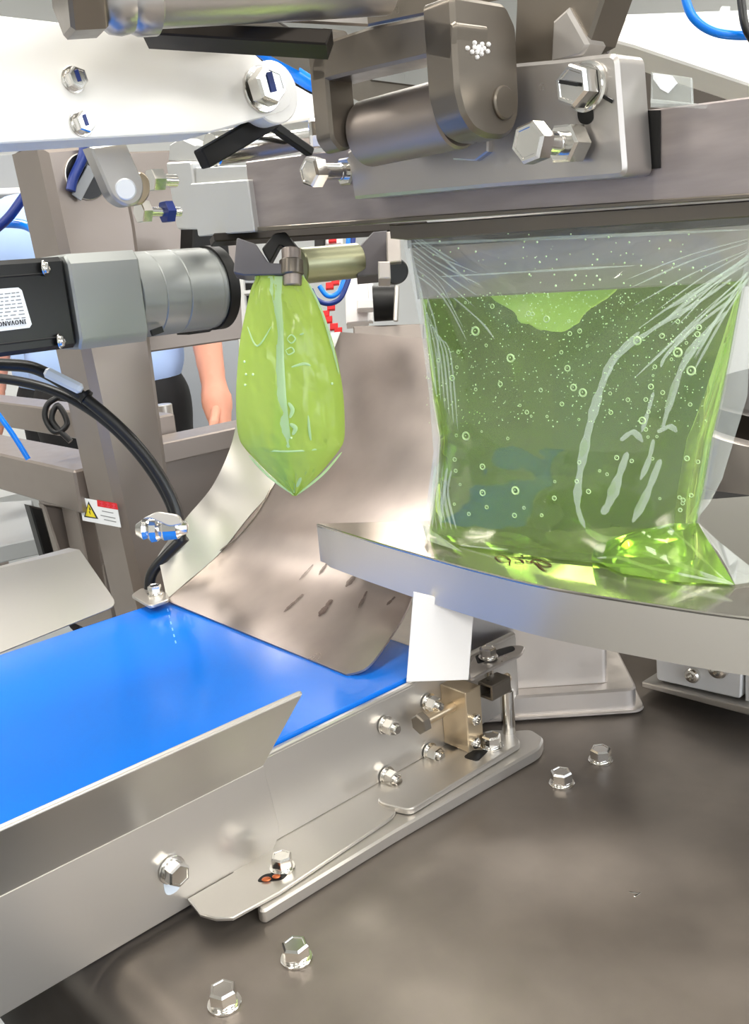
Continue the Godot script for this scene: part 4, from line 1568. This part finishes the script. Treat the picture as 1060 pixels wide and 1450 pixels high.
	var ridge := [bag_front(842, 772, 0.001), pl(900, 752, bag_p + bag_n * 0.024, bag_n), pl(950, 741, bag_p + bag_n * 0.012, bag_n), pl(988, 741, bag_p + bag_n * 0.004, bag_n)]
	mb = MB.new()
	var fr := [ridge[0], ridge[1], ridge[2], ridge[3]]
	var fb := [low[0], low[1], low[2], low[3]]
	for i in 3:
		for a in 6:
			for b in 6:
				var q := func(u: float, v: float) -> Vector3:
					var top: Vector3 = fr[i].lerp(fr[i + 1], u)
					var bot: Vector3 = fb[i].lerp(fb[i + 1], u)
					return top.lerp(bot, v) + (bag_n + Vector3.UP).normalized() * 0.005 * sin(PI * v) * (1.0 - absf(u + i - 1.5) / 1.6)
				mb.quad(q.call(a / 6.0, b / 6.0), q.call((a + 1) / 6.0, b / 6.0), q.call((a + 1) / 6.0, (b + 1) / 6.0), q.call(a / 6.0, (b + 1) / 6.0))
	# bottom and back
	var o: Vector3 = low[5]
	for i in 3:
		mb.tri(fb[i], fb[i + 1], o)
		mb.tri(fr[i], o, fr[i + 1])
	mb.tri(fb[0], o, fr[0])
	mb.tri(fb[3], fr[3], o)
	part("folded_corner", mb, M.gel_clear, t, 50, true, "green folded bottom corner lying on the table")
	mb = MB.new()
	sheet(mb, [PackedVector3Array([ridge[3], py(1010, 762, h + 0.012), py(1045, 790, h + 0.004), py(1085, 822, h)]), PackedVector3Array([low[3].lerp(ridge[3], 0.7), low[3].lerp(ridge[3], 0.45) + Vector3.UP * 0.003, low[3].lerp(ridge[3], 0.2) + Vector3.UP * 0.003, low[3]])], 0.0006)
	part("clear_flap", mb, M.film_thick, t, 50, true, "clear flap of film beside the folded corner")
	for c in [[[845, 790, 880, 790, 930, 806, 1035, 827], 0.0012], [[905, 782, 930, 788, 980, 808, 1038, 827], 0.002], [[850, 785, 890, 762, 945, 744], 0.0014], [[946, 745, 985, 785, 1030, 824], 0.001], [[830, 748, 860, 762, 895, 758], 0.003]]:
		mb = MB.new()
		var pts := PackedVector3Array()
		for i in c[0].size() / 2:
			var x: float = c[0][i * 2]
			var y: float = c[0][i * 2 + 1]
			var k := clampf((y - 745.0) / 80.0, 0.0, 1.0)
			pts.append(pl(x, y, bag_p + bag_n * lerpf(0.02, 0.04, k), bag_n).lerp(py(x, y, HD + 0.006), k))
		tube(mb, smooth(pts, 8), c[1], 10, 0.4, bag_n, 0.1)
		part("crease", mb, M.crease, t, 60, true)
	# small crumpled weld corner on the left
	mb = MB.new()
	var ca := py(604, 772, h)
	sheet(mb, [PackedVector3Array([pl(598, 742, bag_p, bag_n), pl(612, 752, bag_p + bag_n * 0.004, bag_n), py(640, 772, h + 0.004)]), PackedVector3Array([pl(606, 755, bag_p + bag_n * 0.004, bag_n), ca + Vector3.UP * 0.004, py(655, 782, h + 0.001)])], 0.0006)
	part("weld_corner", mb, M.film_thick, t, 50, true, "crumpled clear corner of film on the left")
	# brown date print near the bottom seam
	var mark := [[700, 789, 712, 787, 722, 793, 708, 794, 701, 789], [722, 793, 721, 799], [724, 789, 734, 791, 741, 796, 728, 796], [738, 787, 740, 788], [744, 794, 750, 796, 758, 792, 780, 800, 768, 802, 760, 796], [750, 796, 757, 797, 766, 805, 773, 808]]
	var st := MB.new()
	for s in mark:
		var pts := PackedVector3Array()
		for i in s.size() / 2: pts.append(py(s[i * 2], s[i * 2 + 1], HD + 0.0006))
		tube(st, smooth(pts, 4), 0.0006, 6, 0.4, Vector3.UP)
	t = thing("date_print", "brown printed marks on the table in front of the large bag", "print", py(740, 795, HD))
	part("strokes", st, M.stamp, t, 60, true)

func small_bag() -> void:
	var c := pd(412, 550, 0.85)
	var n := EYE - c
	n.y = 0
	n = n.normalized()
	var t := thing("small_bag", "narrow bag of cloudy green gel with pointed bottom hanging above the chute", "bag", pl(416, 700, c, n))
	var rows := [390, 362, 428, 396, 361, 433, 410, 355, 442, 440, 348, 456, 480, 340, 470, 520, 336, 480, 560, 334, 486, 600, 335, 488, 622, 339, 487, 634, 346, 482, 650, 360, 470, 670, 380, 453, 690, 402, 432, 702, 414, 420]
	var thk := [0.002, 0.004, 0.009, 0.016, 0.023, 0.027, 0.03, 0.03, 0.028, 0.026, 0.021, 0.014, 0.006, 0.001]
	var L := PackedVector3Array()
	var R := PackedVector3Array()
	var T := PackedVector3Array()
	for i in rows.size() / 3:
		L.append(pl(rows[i * 3 + 1], rows[i * 3], c, n))
		R.append(pl(rows[i * 3 + 2], rows[i * 3], c, n))
		T.append(Vector3(thk[i], 0, 0))
	L = smooth(L, 6)
	R = smooth(R, 6)
	T = smooth(T, 6)
	var ns := FastNoiseLite.new()
	ns.seed = 4
	ns.frequency = 18.0
	var at := func(i: int, s: float, sgn: float) -> Vector3:
		var p := L[i].lerp(R[i], (s + 1.0) / 2.0)
		var e := pow(maxf(0.0, 1.0 - s * s), 0.6)
		var ridge := -0.0025 * exp(-pow(s / 0.16, 2.0)) + 0.0034 * ns.get_noise_3d(p.x * 2.5, p.y * 1.2, s) + 0.0012 * ns.get_noise_3d(p.x * 6.0, p.y * 5.0, s + 9.0) + 0.0009 * sin(p.y * 150.0 + s * 4.0) * smoothstep(-0.1, 0.5, s) * smoothstep(0.5, 0.3, absf(p.y - 0.33) * 4.0)
		return p + n * sgn * (T[i].x * e + (ridge * e if sgn > 0.0 else 0.0))
	var mb := MB.new()
	var nc := 36
	for i in L.size() - 1:
		for j in nc:
			var s0 := sin(PI * (float(j) / nc - 0.5))
			var s1 := sin(PI * (float(j + 1) / nc - 0.5))
			mb.quad(at.call(i, s0, 1.0), at.call(i, s1, 1.0), at.call(i + 1, s1, 1.0), at.call(i + 1, s0, 1.0))
			mb.quad(at.call(i, s1, -1.0), at.call(i, s0, -1.0), at.call(i + 1, s0, -1.0), at.call(i + 1, s1, -1.0))
	part("gel", mb, M.gel, t, 60, true)
	# the pale weld strip down the middle
	var px := func(x: float, y: float, lift: float) -> Vector3:
		var p := pl(x, y, c, n)
		for k in 3:
			var best := 0
			for i in L.size():
				if absf(L[i].y - p.y) < absf(L[best].y - p.y): best = i
			var e := R[best] - L[best]
			var s := clampf((p - L[best]).dot(e) / e.length_squared() * 2.0 - 1.0, -1, 1)
			p = pl(x, y, c + n * (T[best].x * pow(1.0 - s * s, 0.6) + lift), n)
		return p
	var g := []
	for k in [[391, 372, 400], [420, 385, 398], [460, 391, 401], [510, 391, 402], [560, 389, 405], [600, 388, 409], [632, 387, 413], [652, 390, 413], [680, 398, 416], [698, 410, 419]]:
		g.append(PackedVector3Array([px.call(k[1], k[0], -0.0012), px.call((k[1] + k[2]) / 2.0, k[0], 0.0), px.call(k[2], k[0], -0.0012)]))
	mb = MB.new()
	sheet(mb, g, -0.001)
	part("weld_strip", mb, M.gel_pale, t, 60, true, "pale green weld strip down the middle")
	for k in [[[346, 634, 380, 638, 412, 639, 450, 636, 484, 630], 0.0009], [[352, 645, 380, 674, 416, 701], 0.0012], [[484, 640, 456, 672, 420, 701], 0.0012], [[436, 400, 455, 440, 470, 490, 480, 530], 0.0012], [[412, 520, 430, 515, 440, 518], 0.0012], [[406, 480, 412, 474, 418, 480, 412, 486, 406, 480], 0.0007], [[404, 496, 412, 492, 416, 498, 408, 502, 404, 496], 0.0007], [[424, 474, 430, 472], 0.0009], [[408, 570, 414, 580, 410, 592], 0.0018], [[410, 600, 418, 606, 414, 616], 0.002], [[436, 588, 438, 610, 440, 624], 0.0012], [[350, 462, 364, 490, 384, 462], 0.0008], [[420, 690, 426, 676], 0.0016]]:
		mb = MB.new()
		var pts := PackedVector3Array()
		for i in k[0].size() / 2: pts.append(px.call(k[0][i * 2], k[0][i * 2 + 1], 0.0012))
		tube(mb, smooth(pts, 6), k[1], 8, 0.4, n, 0.15)
		part("crease", mb, M.gel_pale, t, 60, true)
	mb = MB.new()
	for k in [[346, 512], [348, 530], [347, 545], [358, 530], [412, 620], [470, 543]]:
		ball(mb, px.call(k[0], k[1], 0.001), Vector3.ONE * 0.0012, 8)
	part("bubbles", mb, M.froth, t, 80, false).set_meta("kind", "stuff")
	# the clear top of the bag in the gripper
	mb = MB.new()
	prism(mb, PackedVector3Array([pl(361, 386, c, n), pl(429, 386, c, n), pl(432, 396, c, n), pl(360, 396, c, n)]), n, 0.0012, 0.0003)
	part("clear_top", mb, M.gel_pale, t, 35, true, "pale clear film at the top")

func hose_thing(called: String, label: String, cat: String, px: Array, d0: float, d1: float, r: float, mat: Material) -> Node3D:
	var pts := PackedVector3Array()
	var n := px.size() / 2
	for i in n: pts.append(pd(px[i * 2], px[i * 2 + 1], lerpf(d0, d1, float(i) / (n - 1))))
	pts = smooth(pts, 8)
	var t := thing(called, label, cat, pts[pts.size() / 2])
	var mb := MB.new()
	tube(mb, pts, r, 12)
	part("hose", mb, mat, t, 60)
	return t

func cables() -> void:
	var t := hose_thing("black_cable", "thick black cable arching down from under the motor with a pale tag", "cable", [-60, 512, 0, 516, 50, 522, 100, 550, 150, 588, 195, 632, 230, 680, 250, 725, 256, 765], 0.95, 0.99, 0.0062, M.rubber)
	var mb := MB.new()
	bar(mb, pd(64, 526, 0.948), pd(116, 552, 0.952), cf, 0.012, 0.011, 0.003)
	part("tag", mb, M.pale, t, 35, true, "pale grey plastic cable tag")
	mb = MB.new()
	lathe(mb, pd(119, 560, 0.965), (pd(130, 570, 0.965) - pd(119, 560, 0.965)), [0, 0, 0.0082, 0, 0.0082, 0.004, 0, 0.004], 20)
	part("cable_tie", mb, M.black, t)
	hose_thing("black_cable", "second black cable just under the tagged one, left of the post", "cable", [-60, 535, 0, 536, 60, 548, 110, 570, 160, 606, 205, 655, 240, 712, 252, 760], 1.0, 1.01, 0.0052, M.rubber)
	hose_thing("black_cable", "bundle of thin black cable hanging behind the left side of the post", "cable", [88, 560, 68, 572, 64, 592, 78, 612, 95, 600, 82, 574, 74, 596, 100, 625], 1.3, 1.3, 0.004, M.rubber)
	t = thing("cable_connector", "crumpled silver cable connector at the foot of the black cable", "connector", pd(228, 745, 0.95))
	mb = MB.new()
	var e := (pd(262, 745, 0.95) - pd(192, 748, 0.95)).normalized()
	lathe(mb, pd(192, 750, 0.95), e, [0, 0, 0.006, 0.001, 0.011, 0.008, 0.0095, 0.012, 0.014, 0.016, 0.013, 0.022, 0.010, 0.025, 0.0125, 0.029, 0.0115, 0.042, 0.008, 0.046, 0.006, 0.052, 0, 0.053], 12)
	part("body", mb, M.bright, t, 25)
	mb = MB.new()
	prism(mb, rounded(DS([200, 735, 222, 724, 252, 729, 259, 742, 240, 746, 214, 734], 0.93), 0.004), -cf, 0.008, 0.001)
	part("clip", mb, M.guard, t)
	hose_thing("black_cable", "black cable curling down behind the chute tab", "cable", [262, 760, 232, 790, 214, 815, 212, 845], 1.03, 1.04, 0.006, M.rubber)
	hose_thing("blue_air_hose", "blue air hose crossing behind the boss of the swing arm", "hose", [345, 50, 372, 72, 405, 95, 440, 118, 470, 128], 0.78, 0.8, 0.0062, M.hose)
	hose_thing("black_cable", "black cable beside the blue hose behind the swing arm", "cable", [350, 68, 385, 96, 420, 118, 450, 126], 0.80, 0.82, 0.005, M.rubber)
	hose_thing("blue_air_hose", "blue air hose slanting down at the left edge below the dark trousers", "hose", [-30, 548, 0, 590, 20, 618, 40, 650], 1.22, 1.25, 0.0035, M.hose)
	hose_thing("blue_air_hose", "dark blue hose slanting behind the left edge beside the post", "hose", [-20, 335, 10, 310, 30, 284, 45, 262], 1.4, 1.4, 0.007, M.blue_dark)
	hose_thing("blue_air_hose", "bright blue level hose behind the left edge beside the post", "hose", [-20, 318, 6, 316, 32, 318, 50, 326], 1.45, 1.4, 0.007, M.hose)
	hose_thing("blue_air_hose", "blue hose loop right of the small bag top", "hose", [440, 410, 448, 424, 464, 430, 480, 424, 490, 405, 496, 380, 502, 310], 1.25, 1.25, 0.0034, M.blue_dark)
	hose_thing("blue_air_hose", "second blue hose loop behind the olive cylinder", "hose", [452, 405, 462, 418, 474, 418, 484, 405, 490, 380, 495, 315], 1.28, 1.28, 0.0034, M.hose)

# ---------------------------------------------------------------- people: one skin meshed from tapered limbs by surface nets
func net(bones: Array, cell: float, k: float, mb: MB) -> void:
	var field := {}
	for b in bones:
		var a: Vector3 = b[0]
		var c: Vector3 = b[1]
		var m: float = maxf(b[2], b[3]) + cell * 2.5
		var lo := (a.min(c) - Vector3.ONE * m) / cell
		var hi := (a.max(c) + Vector3.ONE * m) / cell
		for x in range(int(floor(lo.x)), int(ceil(hi.x)) + 1):
			for y in range(int(floor(lo.y)), int(ceil(hi.y)) + 1):
				for z in range(int(floor(lo.z)), int(ceil(hi.z)) + 1):
					var p := Vector3(x, y, z) * cell
					var ab := c - a
					var h := clampf((p - a).dot(ab) / maxf(ab.length_squared(), 1e-9), 0.0, 1.0)
					var d: float = (p - a - ab * h).length() - lerpf(b[2], b[3], h)
					if d > cell * 2.5 + k: continue
					var key := Vector3i(x, y, z)
					if field.has(key):
						var o: float = field[key]
						var w := clampf(0.5 + 0.5 * (d - o) / k, 0.0, 1.0)
						field[key] = lerpf(d, o, w) - k * w * (1.0 - w)
					else:
						field[key] = d
	var vert := {}
	var cs := [Vector3i(0, 0, 0), Vector3i(1, 0, 0), Vector3i(0, 1, 0), Vector3i(1, 1, 0), Vector3i(0, 0, 1), Vector3i(1, 0, 1), Vector3i(0, 1, 1), Vector3i(1, 1, 1)]
	var es := [[0, 1], [2, 3], [4, 5], [6, 7], [0, 2], [1, 3], [4, 6], [5, 7], [0, 4], [1, 5], [2, 6], [3, 7]]
	for key in field:
		var vals := []
		for o in cs: vals.append(field.get(key + o, 1.0))
		var s := Vector3.ZERO
		var n := 0
		for e in es:
			var d0: float = vals[e[0]]
			var d1: float = vals[e[1]]
			if (d0 < 0.0) != (d1 < 0.0):
				s += Vector3(cs[e[0]]).lerp(Vector3(cs[e[1]]), d0 / (d0 - d1))
				n += 1
		if n > 0: vert[key] = (Vector3(key) + s / n) * cell
	for key in field:
		var d0: float = field[key]
		for ax in 3:
			var e := Vector3i.ZERO
			e[ax] = 1
			var d1: float = field.get(key + e, 1.0)
			if (d0 < 0.0) == (d1 < 0.0): continue
			var b := Vector3i.ZERO
			b[(ax + 1) % 3] = 1
			var c := Vector3i.ZERO
			c[(ax + 2) % 3] = 1
			if not (vert.has(key - b) and vert.has(key - c) and vert.has(key - b - c) and vert.has(key)): continue
			if d0 < 0.0: mb.quad(vert[key], vert[key - c], vert[key - b - c], vert[key - b])
			else: mb.quad(vert[key], vert[key - b], vert[key - b - c], vert[key - c])

func person(called: String, label: String, at: Vector3, turn: float, arm_fwd: float, sc := 1.0) -> void:
	var t := thing(called, label, "person", at)
	var bs := Basis(Vector3.UP, turn).scaled(Vector3.ONE * sc)
	var X := func(a: Array) -> Array:
		var r := []
		for b in a: r.append([at + bs * b[0], at + bs * b[1], b[2] * sc, b[3] * sc])
		return r
	var body := [
		[Vector3(0, 1.40, 0), Vector3(0, 1.52, 0.01), 0.062, 0.056], [Vector3(0, 1.60, 0.02), Vector3(0, 1.65, 0.0), 0.078, 0.088], [Vector3(0, 1.56, 0.055), Vector3(0, 1.54, 0.065), 0.045, 0.035],
		[Vector3(0, 1.605, 0.10), Vector3(0, 1.58, 0.118), 0.012, 0.016], [Vector3(-0.085, 1.60, 0), Vector3(-0.09, 1.62, -0.01), 0.014, 0.018], [Vector3(0.085, 1.60, 0), Vector3(0.09, 1.62, -0.01), 0.014, 0.018],
		[Vector3(-0.09, 1.32, 0), Vector3(0.09, 1.32, 0), 0.11, 0.11], [Vector3(-0.06, 1.08, 0), Vector3(0.06, 1.08, 0), 0.105, 0.105], [Vector3(0, 1.1, 0), Vector3(0, 1.3, 0), 0.12, 0.13], [Vector3(-0.07, 0.95, 0), Vector3(0.07, 0.95, 0), 0.11, 0.11],
		[Vector3(-0.09, 0.9, 0), Vector3(-0.10, 0.5, 0.01), 0.085, 0.058], [Vector3(0.09, 0.9, 0), Vector3(0.10, 0.5, 0.01), 0.085, 0.058], [Vector3(-0.10, 0.5, 0.01), Vector3(-0.10, 0.09, -0.01), 0.056, 0.038], [Vector3(0.10, 0.5, 0.01), Vector3(0.10, 0.09, -0.01), 0.056, 0.038],
		[Vector3(-0.10, 0.045, -0.03), Vector3(-0.11, 0.035, 0.14), 0.042, 0.033], [Vector3(0.10, 0.045, -0.03), Vector3(0.11, 0.035, 0.14), 0.042, 0.033],
	]
	for s in [-1.0, 1.0]:
		var f := arm_fwd if s > 0.0 else arm_fwd * 0.6
		var sh := Vector3(0.185 * s, 1.38, 0)
		var el := Vector3(0.245 * s, 1.18, 0.0 + f * 0.3)
		var wr := Vector3(0.27 * s, 0.95, 0.10 + f)
		body.append([sh - Vector3(0.03 * s, 0, 0), el, 0.056, 0.043])
		body.append([el, wr, 0.042, 0.028])
		var dn := (wr - el).normalized()
		var side := Vector3(0, 0, 1) - dn * dn.z
		side = side.normalized()
		var pm := wr + dn * 0.085
		body.append([wr, pm - side * 0.018, 0.026, 0.019])
		body.append([wr, pm + side * 0.018, 0.026, 0.019])
	var mb := MB.new()
	net(X.call(body), 0.016, 0.03, mb)
	# hands: five separate bent fingers on each
	for s in [-1.0, 1.0]:
		var f := arm_fwd if s > 0.0 else arm_fwd * 0.6
		var el := Vector3(0.245 * s, 1.18, 0.0 + f * 0.3)
		var wr := Vector3(0.27 * s, 0.95, 0.10 + f)
		var dn := (wr - el).normalized()
		var side := (Vector3(0, 0, 1) - dn * dn.z).normalized()
		var inw := dn.cross(side) * (-1.0 if dn.cross(side).x * s > 0.0 else 1.0)
		var fing := []
		var pm := wr + dn * 0.08
		for k in 4:
			var b := pm + side * (0.027 - k * 0.018)
			var l: float = [0.072, 0.08, 0.075, 0.06][k]
			var j1 := b + dn * l * 0.45 + inw * 0.008
			var j2 := j1 + dn * l * 0.3 + inw * l * 0.2
			var j3 := j2 + dn * l * 0.12 + inw * l * 0.22
			fing.append([b, j1, 0.0098, 0.009]); fing.append([j1, j2, 0.009, 0.0082]); fing.append([j2, j3, 0.0082, 0.007])
		var th := wr + dn * 0.03 + side * 0.026
		var t1 := th + dn * 0.035 + side * 0.022 + inw * 0.006
		var t2 := t1 + dn * 0.03 + side * 0.004 + inw * 0.012
		fing.append([th, t1, 0.013, 0.0105]); fing.append([t1, t2, 0.0105, 0.0085])
		net(X.call(fing), 0.005, 0.004, mb)
	part("body", mb, M.skin, t, 75, true)
	mb = MB.new()
	var shirt := [[Vector3(-0.09, 1.33, 0), Vector3(0.09, 1.33, 0), 0.125, 0.125], [Vector3(-0.065, 1.07, 0), Vector3(0.065, 1.07, 0), 0.125, 0.125], [Vector3(0, 1.08, 0), Vector3(0, 1.3, 0), 0.14, 0.145], [Vector3(-0.155, 1.385, 0), Vector3(-0.232, 1.17, 0.02), 0.072, 0.066], [Vector3(0.155, 1.385, 0), Vector3(0.232, 1.17, 0.02), 0.072, 0.066]]
	net(X.call(shirt), 0.016, 0.03, mb)
	part("shirt", mb, M.shirt, t, 75, true, "light blue short sleeved shirt")
	mb = MB.new()
	var tr := [[Vector3(-0.07, 0.95, 0), Vector3(0.07, 0.95, 0), 0.122, 0.122], [Vector3(-0.09, 0.9, 0), Vector3(-0.10, 0.5, 0.01), 0.098, 0.074], [Vector3(0.09, 0.9, 0), Vector3(0.10, 0.5, 0.01), 0.098, 0.074], [Vector3(-0.10, 0.5, 0.01), Vector3(-0.10, 0.13, -0.01), 0.074, 0.066], [Vector3(0.10, 0.5, 0.01), Vector3(0.10, 0.13, -0.01), 0.074, 0.066]]
	net(X.call(tr), 0.016, 0.02, mb)
	part("trousers", mb, M.trousers, t, 75, true, "black trousers")
	mb = MB.new()
	net(X.call([[Vector3(0, 1.655, -0.03), Vector3(0, 1.69, 0.0), 0.092, 0.085]]), 0.014, 0.01, mb)
	part("hair", mb, M.hair, t, 75, true)
	mb = MB.new()
	for s in [-1.0, 1.0]: ball(mb, at + bs * Vector3(0.032 * s, 1.625, 0.088), Vector3.ONE * 0.012, 10)
	part("eyes", mb, M.trousers, t, 75, false)
	mb = MB.new()
	box(mb, at + bs * Vector3(0, 1.545, 0.098), bs * Vector3(0.022, 0, 0), Vector3.UP * 0.004, bs * Vector3(0, 0, 0.006), 0.002)
	part("mouth", mb, M.pink, t)

func people() -> void:
	var a := pd(158, 560, 2.5)
	a.y = -0.9
	person("person", "person in a light blue shirt standing behind the motor with one arm hanging down", a, 0.0, 0.0, 1.07)
	a = pd(96, 540, 3.3)
	a.y = -0.9
	person("person", "person in black trousers with a hand hanging at the left edge of the picture", a, -0.3, 0.1, 1.0)

func background() -> void:
	var t := thing("valve_unit", "white boxes with red connectors behind the olive gripper cylinder", "valve unit", pd(500, 440, 1.6))
	var mb := MB.new()
	prism(mb, DS([488, 395, 520, 392, 522, 455, 490, 458], 1.6), -cf, 0.05, 0.002)
	prism(mb, DS([505, 424, 530, 423, 530, 437, 505, 438], 1.57), -cf, 0.03, 0.002)
	part("white_box", mb, M.white, t)
	mb = MB.new()
	prism(mb, DS([460, 322, 484, 320, 484, 345, 460, 347], 1.6), -cf, 0.04, 0.002)
	prism(mb, DS([520, 330, 528, 330, 528, 455, 520, 455], 1.62), -cf, 0.02, 0.002)
	part("white_post", mb, M.white, t)
	mb = MB.new()
	for k in [[462, 326], [470, 338], [466, 404], [474, 398], [468, 434], [460, 444], [472, 462], [464, 452], [478, 468]]:
		mb = MB.new()
		prism(mb, DS([k[0] - 5, k[1] - 4, k[0] + 6, k[1] - 5, k[0] + 6, k[1] + 4, k[0] - 5, k[1] + 5], 1.56), -cf, 0.012, 0.001)
		part("connector", mb, M.red, t, 35, true, "red connector")
	mb = MB.new()
	prism(mb, DS([445, 320, 460, 320, 460, 350, 445, 350], 1.58), -cf, 0.02, 0.002)
	part("dark_box", mb, M.dark, t)
	mb = MB.new()
	cyl(mb, pd(528, 430, 1.5), pd(560, 428, 1.5), 0.028, 24)
	part("dark_cylinder", mb, M.dark, t)
	mb = MB.new()
	prism(mb, DS([500, 462, 600, 458, 600, 485, 500, 480], 1.5), -cf, 0.05, 0.002)
	part("base_rail", mb, M.post, t)
	mb = MB.new()
	cyl(mb, pd(562, 405, 1.45), pd(560, 455, 1.45), 0.004, 12)
	part("rod", mb, M.guard, t)
	t = thing("rear_bracket", "black and pale frame pieces left of the small bag top", "bracket", pd(345, 420, 1.5))
	mb = MB.new()
	prism(mb, DS([334, 400, 365, 400, 365, 440, 334, 440], 1.55), -cf, 0.03, 0.002)
	part("dark_panel", mb, M.black, t)
	mb = MB.new()
	prism(mb, DS([326, 330, 338, 330, 352, 470, 330, 470], 1.5), -cf, 0.02, 0.002)
	prism(mb, DS([338, 412, 366, 409, 366, 415, 338, 418], 1.5), -cf, 0.01, 0.001)
	part("pale_strip", mb, M.alu, t)
	t = thing("partition_screen", "plain grey panel standing behind the person in the blue shirt", "panel", pd(310, 600, 3.9))
	mb = MB.new()
	prism(mb, DS([150, 380, 380, 360, 380, 760, 150, 780], 3.9), -cf, 0.05, 0.004)
	part("panel", mb, M.grey, t)
	t = thing("rear_machine", "distant machine shelf of black and white bars at the left edge", "machine", pd(15, 335, 2.6))
	mb = MB.new()
	prism(mb, DS([-70, 225, 46, 215, 46, 385, -70, 395], 2.66), -cf, 0.05, 0.003)
	part("back_panel", mb, M.grey, t)
	for k in [[-40, 268, 28, 274, "white_bar"], [-40, 322, 42, 330, "dark_bar"], [-40, 336, 42, 341, "white_bar"], [-40, 345, 42, 352, "dark_bar"], [-40, 354, 40, 366, "white_bar"], [-40, 368, 40, 376, "dark_bar"]]:
		mb = MB.new()
		prism(mb, DS([k[0], k[1], k[2], k[1] - 3, k[2], k[3], k[0], k[3] + 3], 2.6), -cf, 0.05, 0.003)
		part(k[4], mb, M.white if k[4] == "white_bar" else M.black, t)
	t = thing("far_table", "long pale table in the background at the left edge below the side rail", "table", pd(20, 740, 2.0))
	mb = MB.new()
	prism(mb, YS([-80, 715, 46, 708, 46, 716, 60, 760, -80, 790], -0.12), Vector3.UP, 0.04, 0.003)
	part("table_top", mb, M.floor, t)
	mb = MB.new()
	box(mb, py(-10, 752, -0.53), U * 0.03, V * 0.03, Vector3.UP * 0.365, 0.002)
	part("leg", mb, M.post, t)
	# a neighbouring machine on the right, behind the drum
	t = thing("rear_cabinet", "dark cabinet behind the drum right of the large bag", "cabinet", W(3.2, 0.1, -0.9))
	mb = MB.new()
	box(mb, W(3.2, -0.1, -0.25), U * 0.15, V * 0.8, Vector3.UP * 0.64, 0.004)
	part("body", mb, M.dark_steel, t)
